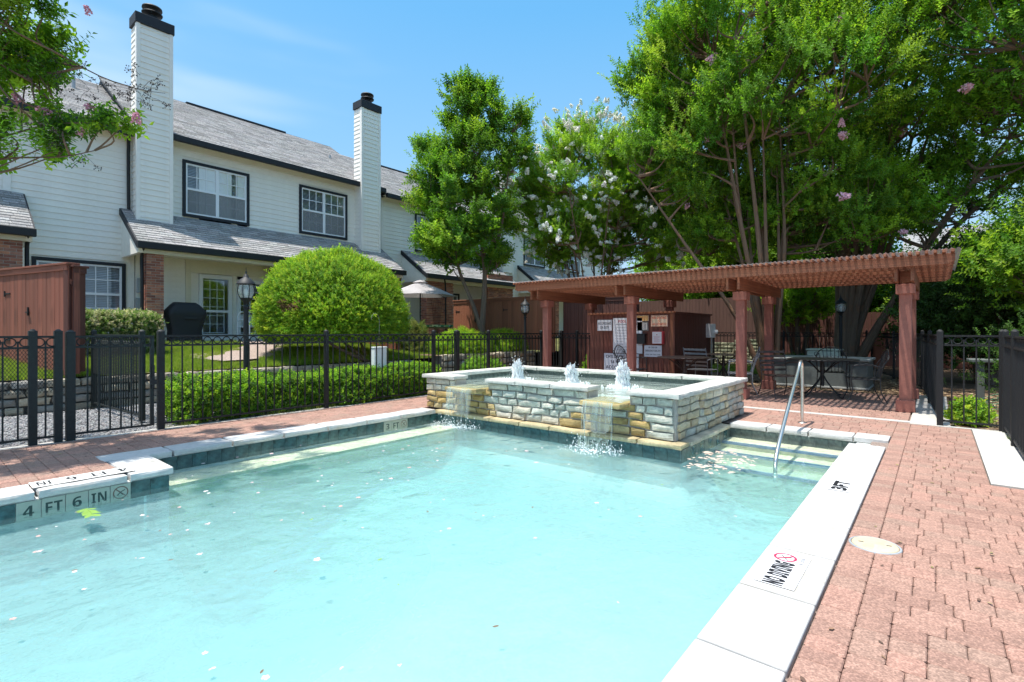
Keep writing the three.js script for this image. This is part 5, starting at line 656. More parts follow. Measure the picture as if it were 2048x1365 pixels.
{ // things on the patio
  const R = rng(8), sec = (list, seg = 28) => { const pos = [], idx = []; for (const [y, w, d, ox = 0, e = 0.35] of list) for (let i = 0; i < seg; i++) { const th = i / seg * 6.2832, c = Math.cos(th), s = Math.sin(th); pos.push(ox + Math.sign(c) * Math.pow(Math.abs(c), e) * w / 2 * (1 + 0.03 * Math.sin(th * 5 + y * 6)), y, Math.sign(s) * Math.pow(Math.abs(s), e) * d / 2 * (1 + 0.03 * Math.sin(th * 7 + y * 4))); } const n = list.length; for (let r = 0; r < n - 1; r++) for (let i = 0; i < seg; i++) { const a = r * seg + i, b = r * seg + (i + 1) % seg, c = a + seg, d = b + seg; idx.push(a, c, b, b, c, d); } const top = pos.length / 3; pos.push(list[n - 1][3] || 0, list[n - 1][0] + 0.005, 0); for (let i = 0; i < seg; i++) idx.push((n - 1) * seg + i, top, (n - 1) * seg + (i + 1) % seg); const g = new THREE.BufferGeometry(); g.setAttribute('position', new THREE.Float32BufferAttribute(pos, 3)); g.setIndex(idx); g.computeVertexNormals(); return metre(g); };
  const gr = thing('covered_grill', 'barbecue grill under a black fabric cover on the porch', 'grill', [-15.75, 1.0, 5.02]); part('cover', sec([[0.02, 0.5, 0.78], [0.3, 0.5, 0.74], [0.6, 0.52, 0.86], [0.72, 0.56, 0.95], [0.84, 0.55, 0.92], [1.0, 0.42, 0.66, -0.03], [1.07, 0.3, 0.5, -0.05]]), M.grill, gr); part('strap', bx(0.265, 0.29, 0.62, 0.67, -0.1, 0.2), M.dark, gr);
  const seat = (label, a, w, turn) => { const t = thing('wicker_chair', label, 'chair', [-15.6, 1.0, a], 'white patio chairs', turn); part('frame', [tube([[-0.3, 0, -w], [-0.3, 0.5, -w], [-0.3, 0.82, -w * 0.85], [-0.3, 0.86, 0], [-0.3, 0.82, w * 0.85], [-0.3, 0.5, w], [-0.3, 0, w]], 0.016, 6), ...[-1, 1].map((s) => tube([[0.25, 0, s * w], [0.25, 0.4, s * w], [0.22, 0.6, s * w], [-0.3, 0.6, s * w]], 0.016, 6))], M.whitePaint, t); const L = []; for (let i = -12; i <= 12; i++) { L.push(tube([[-0.3, 0.4, i / 12.5 * w], [-0.3, 0.8 - 0.12 * Math.pow(i / 12, 4), i / 12.5 * w * 0.9]], 0.004, 4)); L.push(tube([[-0.3, 0.4, i / 12.5 * w], [0.25, 0.42, i / 12.5 * w]], 0.005, 4)); } for (let j = 0; j < 12; j++) L.push(tube([[-0.3, 0.42 + j * 0.032, -w * 0.95], [-0.3, 0.42 + j * 0.032, w * 0.95]], 0.004, 4), tube([[-0.28 + j * 0.045, 0.415, -w], [-0.28 + j * 0.045, 0.415, w]], 0.004, 4)); part('woven_seat', L, M.whitePaint, t).userData.kind = 'stuff'; };
  seat('white metal patio chair by the glazed porch door', 6.75, 0.28, 0.2); seat('wide white woven patio loveseat beside the round shrub', 7.75, 0.52, 0.05);
  const jar = thing('garden_stool', 'blue-grey glazed ceramic garden stool between the white chairs', 'stool', [-15.35, 1.0, 7.12]); part('body', lathe([[0, 0], [0.13, 0], [0.19, 0.12], [0.2, 0.24], [0.17, 0.36], [0.12, 0.42], [0, 0.43]], 24), M.blueC, jar); part('rim', lathe([[0.12, 0.41], [0.135, 0.425], [0.12, 0.44], [0.1, 0.43]], 24), M.whitePaint, jar);
  const um = thing('patio_umbrella', 'greyish beige patio umbrella in front of the brick porch wall', 'umbrella', [-13.3, 0.78, 11.2]), can = []; part('pole', tube([[0, 0, 0], [0, 1, 0], [0, 2.16, 0]], 0.022, 8), M.black, um); part('base', lathe([[0, 0.08], [0.06, 0.07], [0.24, 0.03], [0.25, 0]], 20), M.black, um);
  { const n = 8, pos = [], idx = []; for (let r = 0; r <= 6; r++) for (let i = 0; i <= 32; i++) { const f = r / 6, th = i / 32 * 6.2832, k = Math.cos(Math.PI / n) / Math.cos(((th % (2 * Math.PI / n)) - Math.PI / n)), rr = f * 1.14 * lerp(1, k, 0.8); pos.push(Math.cos(th) * rr, 2.16 - 0.46 * Math.pow(f, 1.15) - 0.03 * (1 - k) * f * 4, Math.sin(th) * rr); } for (let r = 0; r < 6; r++) for (let i = 0; i < 32; i++) { const a = r * 33 + i; idx.push(a, a + 33, a + 1, a + 1, a + 33, a + 34); } const g = new THREE.BufferGeometry(); g.setAttribute('position', new THREE.Float32BufferAttribute(pos, 3)); g.setIndex(idx); g.computeVertexNormals(); metre(g); const c = part('canopy', g, M.canvasF, um); part('vent_cap', lathe([[0, 2.22], [0.1, 2.2], [0.26, 2.13]], 8), M.canvasF, c); for (let i = 0; i < 8; i++) { const th = i * Math.PI / 4; part('rib', tube([new THREE.Vector3(0.02, 2.12, 0), new THREE.Vector3(Math.cos(th) * 0.55, 1.9, Math.sin(th) * 0.55), new THREE.Vector3(Math.cos(th) * 1.1, 1.69, Math.sin(th) * 1.1)], 0.008, 5), M.black, um); } }
  const pt = thing('picnic_table', 'small wooden table with a green patterned cloth under the umbrella', 'table', [-12.8, 0.72, 11.45]), cl = canvasTex(128, 128, (k) => { const Q = rng(3); k.fillStyle = '#4f7a4a'; k.fillRect(0, 0, 128, 128); for (let i = 0; i < 150; i++) { k.fillStyle = ['#8fb05a', '#2f5a3c', '#c9c28a', '#6fa08a'][Math.floor(Q() * 4)]; k.beginPath(); k.ellipse(Q() * 128, Q() * 128, 4 + Q() * 9, 3 + Q() * 4, Q() * 6, 0, 7); k.fill(); } }); cl.wrapS = cl.wrapT = THREE.RepeatWrapping;
  part('cloth', rbx(-0.4, 0.4, 0.7, 0.775, -0.42, 0.42, 0.015, 2), new THREE.MeshStandardMaterial({ map: cl, roughness: 0.9 }), pt); part('top', bx(-0.36, 0.36, 0.66, 0.699, -0.38, 0.38), M.pine, pt); for (const s of [-1, 1]) for (const q of [-1, 1]) part('leg', bar([q * 0.25, 0.66, s * 0.22], [q * 0.28, 0, s * 0.42], 0.06, 0.035), M.pine, pt);
  const tl = thing('wall_trellis', 'rusty fan-shaped wire trellis against the brick porch wall', 'trellis', [-15.48, 1.0, 13.9]), tw = []; for (let i = -3; i <= 3; i++) tw.push(tube([[0, 0.1, i * 0.03], [0, 1.2, i * 0.08], [0, 2.0, i * 0.15]], 0.008, 5)); for (const y of [0.7, 1.2, 1.7]) tw.push(tube([[0, y, -0.13 - y * 0.13], [0, y, 0.13 + y * 0.13]], 0.008, 5)); part('lattice', tw, mat([0.13, 0.06, 0.045], 0.8), tl);
}

// ---------------------------------------------------------------- plants
const leafM = (rough = 1, tr = 0.58) => new THREE.MeshPhysicalMaterial({ color: 0xffffff, roughness: rough, transmission: tr, thickness: 0, ior: 1.35, specularIntensity: 0.5, side: D2 });
const LEAF = leafM(), LEAFDULL = leafM(1, 0.45), PETAL = new THREE.MeshStandardMaterial({ color: 0xffffff, roughness: 0.9, side: D2 });
function sprig(n, len, wid, stem, seed, spread = 0.9) { // a twig along +y with n folded leaves
  const R = rng(seed), pos = [], up = new THREE.Vector3(0, 1, 0), tri = (a, b, c) => pos.push(a.x, a.y, a.z, b.x, b.y, b.z, c.x, c.y, c.z);
  for (let i = 0; i < n; i++) {
    const t = (i + 0.6) / n, th = i * 2.4 + R() * 0.8, base = new THREE.Vector3(0, t * stem, 0), out = new THREE.Vector3(Math.cos(th), spread * (0.25 + 0.6 * R()) + (i > n - 2 ? 1.2 : 0), Math.sin(th)).normalize(), side = new THREE.Vector3().crossVectors(out, up).normalize(), nrm = new THREE.Vector3().crossVectors(side, out), L = len * (0.7 + 0.5 * R()), W = wid * (0.8 + 0.4 * R());
    const tip = base.clone().addScaledVector(out, L).addScaledVector(nrm, -L * 0.12), mid = base.clone().addScaledVector(out, L * 0.45), l = mid.clone().addScaledVector(side, W / 2).addScaledVector(nrm, W * 0.16), r = mid.clone().addScaledVector(side, -W / 2).addScaledVector(nrm, W * 0.16); tri(base, l, tip); tri(base, tip, r);
  }
  const s = stem * 0.012 + 0.0012; tri(new THREE.Vector3(-s, 0, 0), new THREE.Vector3(s, 0, 0), new THREE.Vector3(0, stem, 0)); tri(new THREE.Vector3(0, 0, -s), new THREE.Vector3(0, 0, s), new THREE.Vector3(0, stem, 0));
  const g = new THREE.BufferGeometry(); g.setAttribute('position', new THREE.Float32BufferAttribute(pos, 3)); g.computeVertexNormals(); return g;
}
const SP = { myrtle: sprig(15, 0.075, 0.042, 0.3, 1), broad: sprig(13, 0.09, 0.055, 0.3, 2), fine: sprig(14, 0.036, 0.02, 0.13, 3), hedge: sprig(13, 0.04, 0.024, 0.14, 4), near: sprig(13, 0.062, 0.034, 0.24, 5, 0.5), needle: sprig(26, 0.07, 0.01, 0.22, 6), far: sprig(11, 0.14, 0.085, 0.45, 7) };
const Q0 = new THREE.Quaternion(), UPV = new THREE.Vector3(0, 1, 0);
function scatter(name, geo, m, parent, items) { // items: [pos, dir, scale, color]
  const o = new THREE.InstancedMesh(geo, m, items.length), M4 = new THREE.Matrix4(), q = new THREE.Quaternion(), tw = new THREE.Quaternion(), c = new THREE.Color(), R = rng(items.length + 5);
  items.forEach(([p, d, s, col], i) => { q.setFromUnitVectors(UPV, d); tw.setFromAxisAngle(UPV, R() * 6.283); q.multiply(tw); M4.compose(p, q, new THREE.Vector3(s, s, s)); o.setMatrixAt(i, M4); o.setColorAt(i, c.setRGB(...col)); });
  o.name = name; o.castShadow = o.receiveShadow = true; o.userData.kind = 'stuff'; parent.add(o); return o;
}
const gauss = (R) => (R() + R() + R() - 1.5) * 0.9;
function shade(R, pal, k = 0.2) { const c = pal[Math.floor(R() * pal.length)], f = 1 + (R() - 0.5) * 2 * k; return [c[0] * f * (1 + (R() - 0.5) * 0.15), c[1] * f, c[2] * f]; }
const PAL = { lush: [[0.15, 0.33, 0.014], [0.2, 0.4, 0.017], [0.1, 0.25, 0.014], [0.31, 0.5, 0.022]], yellow: [[0.26, 0.46, 0.02], [0.38, 0.56, 0.028], [0.19, 0.39, 0.018]], dark: [[0.06, 0.14, 0.02], [0.09, 0.2, 0.025], [0.075, 0.165, 0.025]], shrub: [[0.25, 0.44, 0.016], [0.33, 0.52, 0.02], [0.17, 0.36, 0.016], [0.44, 0.56, 0.03]] };
function foliage(parent, name, o, lobes, { n, geo = SP.myrtle, m = LEAF, pal = PAL.lush, seed = 1, cr = [0.3, 0.55], size = [0.8, 1.3], rise = 0.8, inner = 0.6, dense = 1.5 }) {
  const R = rng(seed), clumps = []; let W = 0;
  for (const [c, r, k0, p2] of lobes) for (let i = 0, k = Math.round(k0 * dense); i < k; i++) { const z = R() * 2 - 1, th = R() * 6.283, s = Math.sqrt(1 - z * z), f = inner + (1 - inner) * Math.pow(R(), 0.45), d = new THREE.Vector3(s * Math.cos(th), z, s * Math.sin(th)), cen = V3(...c).sub(o); clumps.push({ p: cen.clone().add(new THREE.Vector3(d.x * r[0] * f, d.y * r[1] * f, d.z * r[2] * f)), d, cen, r: lerp(cr[0], cr[1], R()), tone: shade(R, p2 || pal, 0.28) }); }
  const items = []; for (let i = 0; i < n; i++) { const c = clumps[i % clumps.length], p = c.p.clone().add(new THREE.Vector3(gauss(R) * c.r, gauss(R) * c.r * 0.8, gauss(R) * c.r)), d = c.d.clone().multiplyScalar(0.7).add(new THREE.Vector3(gauss(R), gauss(R) + rise, gauss(R))).normalize(), t = R() < 0.72 ? c.tone : shade(R, pal, 0.25), f = 0.85 + 0.3 * R(); items.push([p, d, lerp(size[0], size[1], R()), [t[0] * f, t[1] * f, t[2] * f]]); }
  scatter(name, geo, m, parent, items); return clumps;
}
function tree({ name = 'crape_myrtle', label, category = 'tree', base, stems, lobes, leaf, bark = M.bark, limb = 0.03, flowers, seed = 1, group }) {
  const t = thing(name, label, category, base, group), o = t.position.clone(), R = rng(seed * 31 + 7), nodes = [];
  stems.forEach(([pts, r0, r1], i) => { const P = pts.map((p) => V3(...p).sub(o)); part('trunk', taper(P, r0, r1, 10, 0.13), bark, t); const c = new THREE.CatmullRomCurve3(P, false, 'centripetal'); for (let k = 3; k <= 14; k++) nodes.push(c.getPoint(k / 14)); });
  const cl = foliage(t, 'crown', o, lobes, { seed, ...leaf }), L = [];
  for (const c of cl) { let best = null, bd = 1e9; for (const q of nodes) { const d = q.distanceTo(c.p) + (q.y > c.p.y - 0.25 ? 4 + (q.y - c.p.y) : 0); if (d < bd) { bd = d; best = q; } } if (!best) continue; const mid = best.clone().lerp(c.p, 0.5).add(new THREE.Vector3(gauss(R) * 0.2, -0.08 * best.distanceTo(c.p) + gauss(R) * 0.12, gauss(R) * 0.2)); L.push(taper([best, mid, c.p], limb * (0.7 + 0.6 * R()), 0.006, 5)); if (R() < 0.3) nodes.push(mid); }
  if (L.length) part('branches', L, bark, t);
  if (flowers) {
    const Q = rng(seed + 99), g = join(Array.from({ length: 26 }, (_, i) => { const f = i / 26, q = new THREE.TetrahedronGeometry(0.032 + 0.012 * Q(), 0), th = i * 2.4, r = 0.075 * (1 - f * 0.75); q.rotateX(Q() * 3); q.rotateY(Q() * 3); q.translate(Math.cos(th) * r, f * 0.22, Math.sin(th) * r); return q; })), items = [], F = cl.filter((c) => c.p.y > -99);
    for (let i = 0; i < flowers.n; i++) { const c = F[Math.floor(Q() * F.length)], d = c.d.clone().multiplyScalar(0.8).add(new THREE.Vector3(gauss(Q), 0.4 + gauss(Q), gauss(Q))).normalize(), p = c.p.clone().addScaledVector(c.d, c.r * (0.9 + 0.5 * Q())).add(new THREE.Vector3(0, c.r * 0.5, 0)).add(new THREE.Vector3(gauss(Q), gauss(Q), gauss(Q)).multiplyScalar(c.r * 0.8)); items.push([p, d, lerp(...flowers.size, Q()), shade(Q, flowers.pal, 0.12)]); }
    if (flowers.single) items.forEach(([p, d, s, c], i) => { const o2 = part('blossom', g, flowers.mats ??= mat([0.72, 0.4, 0.48], 0.85), t); o2.position.copy(p); o2.quaternion.setFromUnitVectors(UPV, d); o2.scale.setScalar(s); }); else scatter('blossom', g, PETAL, t, items);
  }
  return t;
}
const fan = (x, a, y0, n, R, r, len, spread, lean = [0, 0], h0 = 1) => Array.from({ length: n }, (_, i) => { const th = i / n * 6.283 + R() * 0.7, k = spread * (0.35 + 0.75 * R()), dx = Math.cos(th), da = Math.sin(th), L = len * (0.75 + 0.4 * R()); return [[[x + dx * 0.12, y0 - 0.1, a + da * 0.12], [x + dx * (0.16 + 0.12 * k) + lean[0] * 0.15, y0 + L * 0.22, a + da * (0.16 + 0.12 * k) + lean[1] * 0.15], [x + dx * (0.2 + 0.4 * k) + lean[0] * 0.5 + (R() - 0.5) * 0.2, y0 + L * 0.55, a + da * (0.2 + 0.4 * k) + lean[1] * 0.5 + (R() - 0.5) * 0.2], [x + dx * k + lean[0] + (R() - 0.5) * 0.3, y0 + L, a + da * k + lean[1] + (R() - 0.5) * 0.3]], r * (0.7 + 0.6 * R()), r * 0.22]; });
// tall forked tree by the lamp post
tree({ name: 'forked_tree', label: 'slim tree with a forked grey trunk in front of the timber fence', base: [-11.5, 0.55, 12.3], bark: M.barkGrey, seed: 3,
  stems: [[[[-11.5, 0.5, 12.3], [-11.5, 1.5, 12.3], [-11.42, 3.2, 12.35], [-11.6, 5.2, 12.2], [-11.7, 7.6, 12.1]], 0.13, 0.03], [[[-11.52, 1.35, 12.28], [-11.75, 2.1, 12.15], [-12.15, 3.3, 11.9], [-12.4, 5, 11.7], [-12.3, 7.2, 11.7]], 0.085, 0.025], [[[-11.45, 3.0, 12.33], [-11.0, 4.4, 12.6], [-10.7, 6.5, 12.7], [-10.55, 8.1, 12.8]], 0.05, 0.015]],
  lobes: [[[-12.0, 5.3, 11.9], [1.6, 1.5, 1.6], 50], [[-11.9, 6.7, 12.0], [1.05, 1.2, 1.05], 28], [[-12.1, 8.3, 11.9], [0.4, 1.3, 0.4], 14], [[-11.3, 8.4, 12.4], [0.3, 0.8, 0.3], 7], [[-10.75, 7.5, 12.75], [0.6, 1.3, 0.6], 14], [[-12.0, 4.1, 12.0], [1.5, 0.7, 1.5], 26], [[-12.9, 6.6, 11.3], [0.7, 1.0, 0.7], 12], [[-11.8, 9.0, 12.1], [0.2, 0.5, 0.2], 4]], leaf: { n: 7200, geo: SP.broad, pal: PAL.lush, cr: [0.22, 0.42] } });
// white-flowering crape myrtle
{ const R = rng(42); tree({ label: 'white-flowering crape myrtle behind the pergola roof', base: [-9.4, -0.05, 15.6], seed: 5, stems: fan(-9.4, 15.6, 0, 11, R, 0.07, 6.6, 2.1), lobes: [[[-9.5, 6.4, 15.5], [2.2, 1.7, 2.2], 60], [[-10.2, 4.9, 14.9], [1.6, 1.2, 1.6], 36], [[-8.4, 4.9, 16.2], [1.6, 1.3, 1.6], 36], [[-9.3, 7.9, 15.6], [1.3, 0.9, 1.3], 22], [[-11.0, 5.6, 14.6], [1.0, 1.2, 1.0], 18], [[-7.6, 6.6, 16.4], [1.6, 1.5, 1.5], 34], [[-7.4, 4.6, 16.6], [1.5, 1.0, 1.3], 22], [[-6.8, 7.0, 17.2], [1.5, 1.5, 1.4], 28]], leaf: { n: 16000, pal: PAL.yellow, cr: [0.25, 0.5] }, flowers: { n: 1500, size: [0.55, 1.0], pal: [[0.78, 0.78, 0.68], [0.82, 0.82, 0.76]] } }); }
// the big pink crape myrtles behind the pergola
{ const R = rng(52), pk = [[0.68, 0.4, 0.47], [0.72, 0.5, 0.55]]; tree({ label: 'large pink-flowering crape myrtle with many stems rising behind the second pergola post', base: [-3.3, -0.07, 14.4], seed: 7, stems: [...fan(-3.3, 14.4, 0, 14, R, 0.095, 7.8, 1.5, [-0.4, 0.3]), [[[-3.4, -0.05, 14.3], [-4.0, 1.6, 14.0], [-5.2, 3.6, 13.6], [-6.4, 5.6, 13.2]], 0.08, 0.02]], lobes: [[[-4.3, 8.7, 15.2], [3.0, 2.0, 3.0], 95], [[-3.3, 10.6, 15.2], [2.8, 1.8, 2.8], 70], [[-5.3, 6.5, 14.2], [1.4, 1.2, 1.4], 34], [[-2.5, 7.4, 14.2], [2.2, 1.3, 2.0], 44], [[-5.6, 8.6, 14.8], [1.2, 1.4, 1.2], 28], [[-5.4, 4.7, 14.8], [1.3, 0.8, 1.3], 18], [[-2.6, 5.3, 15.8], [2.0, 0.9, 1.6], 34], [[-4.3, 4.2, 15.6], [1.9, 0.6, 1.3], 26], [[-1.9, 4.2, 16.0], [1.6, 0.6, 1.2], 20], [[-4.9, 5.6, 16.2], [1.8, 1.2, 1.6], 34], [[-6.5, 8.5, 13.5], [0.35, 0.5, 0.35], 5], [[-6.2, 9.6, 13.8], [0.5, 0.7, 0.5], 7], [[-6.6, 6.3, 13.6], [0.4, 0.5, 0.4], 5]], leaf: { n: 21500, pal: [...PAL.lush, ...PAL.yellow, ...PAL.yellow], cr: [0.3, 0.55] }, limb: 0.04, flowers: { n: 30, size: [0.8, 1.25], pal: pk, single: true } }); }
{ const R = rng(62); tree({ label: 'huge dark crape myrtle with thick grey stems behind the corner pergola post', base: [-2.1, -0.07, 18.6], bark: M.barkGrey, seed: 9, stems: [...fan(-2.2, 18.5, 0, 11, R, 0.16, 8.4, 1.9, [0.9, -0.3]), [[[-2.0, -0.05, 18.5], [-1.2, 1.6, 18.0], [0.2, 4.2, 17.0], [1.6, 6.2, 16.4]], 0.15, 0.03], [[[-2.1, -0.05, 18.6], [-0.9, 2.2, 18.4], [0.6, 4.4, 18.6], [2.6, 6.2, 18.8]], 0.14, 0.03]], lobes: [[[-1.6, 8.6, 17.6], [3.4, 2.4, 3.2], 110], [[1.2, 8.6, 17.0], [2.6, 2.4, 3.0], 90], [[-0.6, 11.2, 17], [3.6, 1.8, 3.4], 80], [[-2.5, 6.2, 18.6], [2.0, 1.2, 2.0], 40], [[1.6, 6.0, 17.4], [1.7, 1.0, 1.8], 40], [[2.6, 10.4, 16], [1.8, 2.0, 2.2], 40], [[-0.4, 5.4, 19.4], [2.4, 1.0, 1.4], 34], [[-0.6, 4.6, 17.0], [1.6, 0.7, 1.2], 20], [[-3.4, 4.9, 20.0], [1.8, 1.0, 1.2], 24], [[3.4, 7.6, 17.6], [1.4, 1.4, 1.6], 24]], leaf: { n: 17000, geo: SP.broad, m: LEAFDULL, pal: PAL.lush, cr: [0.32, 0.6] }, limb: 0.045, flowers: { n: 10, size: [0.9, 1.3], single: true, pal: [[0.6, 0.4, 0.55]] } }); }
// overhanging crape myrtle beside the fence; its trunk stands beyond the gate
{ const R = rng(72); tree({ label: 'overhanging crape myrtle branches with pink blooms and seed pods above the gate', base: [-8.7, -0.05, -1.3], seed: 11, stems: [[[[-8.7, -0.1, -1.3], [-8.6, 1.4, -1.2], [-8.2, 3.0, -0.6], [-7.7, 4.6, 0.3]], 0.08, 0.02], [[[-8.65, 0.1, -1.35], [-8.9, 1.8, -1.6], [-8.6, 3.6, -1.2], [-8.2, 5.4, -0.4]], 0.07, 0.02], [[[-8.3, 2.4, -0.75], [-7.9, 2.95, 0.0], [-7.45, 3.2, 0.55], [-6.95, 3.4, 1.0], [-6.45, 3.42, 1.42]], 0.02, 0.005], [[[-8.3, 2.2, -0.8], [-7.8, 2.85, 0.15], [-7.3, 3.05, 0.7], [-6.85, 3.08, 1.1], [-6.65, 3.15, 1.3]], 0.016, 0.004], [[[-7.7, 4.5, 0.3], [-7.2, 4.3, 0.9], [-6.7, 3.95, 1.35], [-6.3, 3.78, 1.6], [-6.05, 3.72, 1.75]], 0.011, 0.002]],
  lobes: [[[-7.2, 4.3, 0.72], [0.45, 0.42, 0.45], 28], [[-7.7, 4.4, 0.2], [0.8, 0.75, 0.8], 46], [[-7.2, 5.9, 1.0], [1.0, 0.8, 1.0], 30], [[-8.2, 5.2, -0.6], [1.1, 1.0, 1.1], 30], [[-7.3, 3.3, 0.62], [0.22, 0.12, 0.2], 6], [[-6.9, 3.4, 1.05], [0.16, 0.04, 0.16], 3], [[-6.55, 3.42, 1.38], [0.12, 0.03, 0.12], 3], [[-6.95, 3.1, 1.0], [0.14, 0.04, 0.14], 3], [[-7.35, 3.1, 0.62], [0.2, 0.05, 0.2], 4]], leaf: { n: 2900, dense: 1, geo: SP.near, cr: [0.08, 0.2], size: [0.7, 1.15], pal: [...PAL.lush, ...PAL.yellow] }, limb: 0.012, flowers: { n: 0, size: [0.5, 0.8], pal: [[0.7, 0.4, 0.45]] } });
  const t = scene.children.find((o) => o.userData.label?.startsWith('overhanging crape')), o = t.position.clone(), bm = mat([0.62, 0.26, 0.33], 0.85), pod = new THREE.SphereGeometry(0.006, 6, 4), pm = mat([0.05, 0.035, 0.03], 0.85), L = [], P = [];
  const bl = join(Array.from({ length: 22 }, (_, i) => { const q = new THREE.TetrahedronGeometry(0.014 + 0.006 * R(), 0), th = i * 2.4, f = i / 22; q.rotateX(R() * 3); q.rotateY(R() * 3); q.translate(Math.cos(th) * 0.035 * (1 - f * 0.6), f * 0.09, Math.sin(th) * 0.035 * (1 - f * 0.6)); return q; }));
  for (const [x, y, a] of [[-6.27, 3.41, 1.56], [-6.95, 3.5, 1.0], [-6.62, 3.52, 1.3], [-6.75, 3.3, 1.2], [-6.6, 4.5, 1.25], [-7.1, 3.6, 0.8]]) { const b = part('blossom', bl, bm, t); b.position.copy(V3(x, y, a).sub(o)); b.rotation.set(R(), R() * 6, R() - 0.5); b.scale.setScalar(0.8 + 0.5 * R()); }
  for (let i = 0; i < 60; i++) { const k = R(), c = k < 0.4 ? V3(-6.05 - 0.6 * R(), 3.74 + 0.12 * R(), 1.78 - 0.3 * R()) : k < 0.75 ? V3(-7.1 + 0.7 * R(), 4.0 - 0.25 * R(), 0.9 + 0.5 * R()) : V3(-7.2 + 0.8 * R(), 3.0 + 0.4 * R(), 0.7 + 0.6 * R()), p = c.sub(o), q = p.clone().add(new THREE.Vector3(gauss(R) * 0.2, gauss(R) * 0.16, gauss(R) * 0.2)); L.push(taper([p, p.clone().lerp(q, 0.5).add(new THREE.Vector3(0, 0.02, 0)), q], 0.003, 0.001, 3)); for (let j = 0; j < 9; j++) { const g = pod.clone(), e = q.clone().add(new THREE.Vector3(gauss(R), gauss(R), gauss(R)).multiplyScalar(0.045)); g.translate(e.x, e.y, e.z); P.push(g); L.push(bar(q, e, 0.0012)); } }
  part('bare_twigs', L, pm, t); stuff(part('seed_pods', P, pm, t)); }
// yard trees and bushes behind
{ const R = rng(82); const back = (label, x, a, y, r, n, pal, seed, geo = SP.far, low = 0.35) => tree({ name: 'yard_tree', label, base: [x, -0.07, a], seed, bark: M.barkGrey, stems: fan(x, a, 0, 4, R, 0.12, y + r[1] * 0.4, r[0] * 0.6), lobes: [[[x, y, a], r, 60], [[x - r[0] * 0.5, y - r[1] * 0.4, a], [r[0] * 0.6, r[1] * 0.55, r[2] * 0.6], 26], [[x + r[0] * 0.5, y + r[1] * 0.3, a], [r[0] * 0.6, r[1] * 0.6, r[2] * 0.6], 26]], leaf: { n, geo, pal, cr: [0.5, 0.9], inner: low }, limb: 0.04 });
  back('leafy light green yard tree behind the weathered back fence', -8.0, 24.6, 4.6, [3.4, 3.2, 2.6], 7500, PAL.yellow, 21); back('leafy green yard tree rising behind the stone bank', -4.4, 25.5, 4.8, [3.4, 3.4, 2.6], 8500, PAL.lush, 22); back('broad green yard tree behind the dark boundary fence', 0.4, 25.5, 2.5, [3.2, 1.7, 2.4], 4500, [...PAL.dark, ...PAL.lush], 23);
  back('big yellow-green bush tree beyond the corner fence panel', 3.6, 20.5, 2.9, [2.5, 1.9, 2.4], 6800, [...PAL.dark, ...PAL.dark, ...PAL.lush], 24, SP.broad); back('dark evergreen bush beyond the receding iron fence', 1.0, 18.0, 2.0, [1.5, 1.5, 1.6], 4200, PAL.dark, 25, SP.broad); back('slender multi-stem tree in the bed behind the netting', 2.3, 15.4, 3.0, [1.5, 0.9, 1.5], 2600, PAL.lush, 26, SP.broad, 0.5); back('low dark shrub by the grey stone bench', 1.7, 12.2, 0.9, [0.8, 0.55, 0.8], 1300, PAL.dark, 27, SP.hedge); back('small bright green tree in the back yard behind the far iron fence', -4.0, 21.6, 2.5, [1.0, 0.7, 1.0], 1500, PAL.yellow, 28, SP.broad); back('tall dark tree closing the view behind the big trunks', 5.5, 27, 5.0, [3.6, 2.6, 3], 4200, PAL.dark, 29); }
// clipped shrubs and hedges
function clump(name, label, category, base, items, geo, m, stems = [], bark = M.barkGrey) { const t = thing(name, label, category, base), o = t.position.clone(); for (const [pts, r0, r1] of stems) part('stem', taper(pts.map((p) => V3(...p).sub(o)), r0, r1, 7), bark, t); for (const it of items) it[0].sub(o); scatter('foliage', geo, m, t, items); return t; }
{ const R = rng(92), items = [], C = [-12.0, 1.68, 7.25], r = [1.78, 1.58, 1.78]; for (let i = 0; i < 34000; i++) { const z = -0.42 + 1.42 * R(), th = R() * 6.283; if (z > 1) continue; const s = Math.sqrt(Math.max(0, 1 - z * z)), n = 1 + 0.05 * noise3(Math.cos(th) * s * 3, z * 3, Math.sin(th) * s * 3) + 0.04 * noise3(Math.cos(th) * s * 9, z * 9, Math.sin(th) * s * 9), f = n * (1 - 0.2 * Math.pow(R(), 2)), d = new THREE.Vector3(s * Math.cos(th), z, s * Math.sin(th)), low = z < -0.3 ? 1 - (-0.3 - z) * 0.5 : 1, p = V3(...C).add(new THREE.Vector3(d.x * r[0] * f * low, d.y * r[1] * f, d.z * r[2] * f * low)); const dry = noise3(p.x * 1.6, p.y * 1.6 + 4, p.z * 1.6) > 0.55 && z < 0.2; items.push([p, d.add(new THREE.Vector3(gauss(R), gauss(R) + 0.35, gauss(R)).multiplyScalar(0.6)).normalize(), 0.6 + 0.5 * R() + (R() < 0.03 ? 0.7 : 0), dry && R() < 0.6 ? shade(R, [[0.2, 0.12, 0.05]], 0.3) : shade(R, PAL.shrub, 0.25)]); }
  clump('round_shrub', 'large dome-clipped bright green shrub on the lawn', 'shrub', [-11.7, 0.56, 7.8], items, SP.fine, LEAF, [[[[-11.5, 0.45, 8.0], [-11.7, 0.8, 7.6], [-12.1, 1.4, 7.2], [-12.3, 2.2, 7.0]], 0.06, 0.02], [[[-11.45, 0.45, 8.0], [-11.3, 0.75, 7.2], [-11.25, 1.1, 6.5], [-11.5, 1.6, 6.0]], 0.05, 0.02], [[[-11.6, 0.45, 8.0], [-12.2, 0.9, 8.2], [-12.7, 1.5, 8.3], [-12.8, 2.0, 8.2]], 0.05, 0.02]]); }
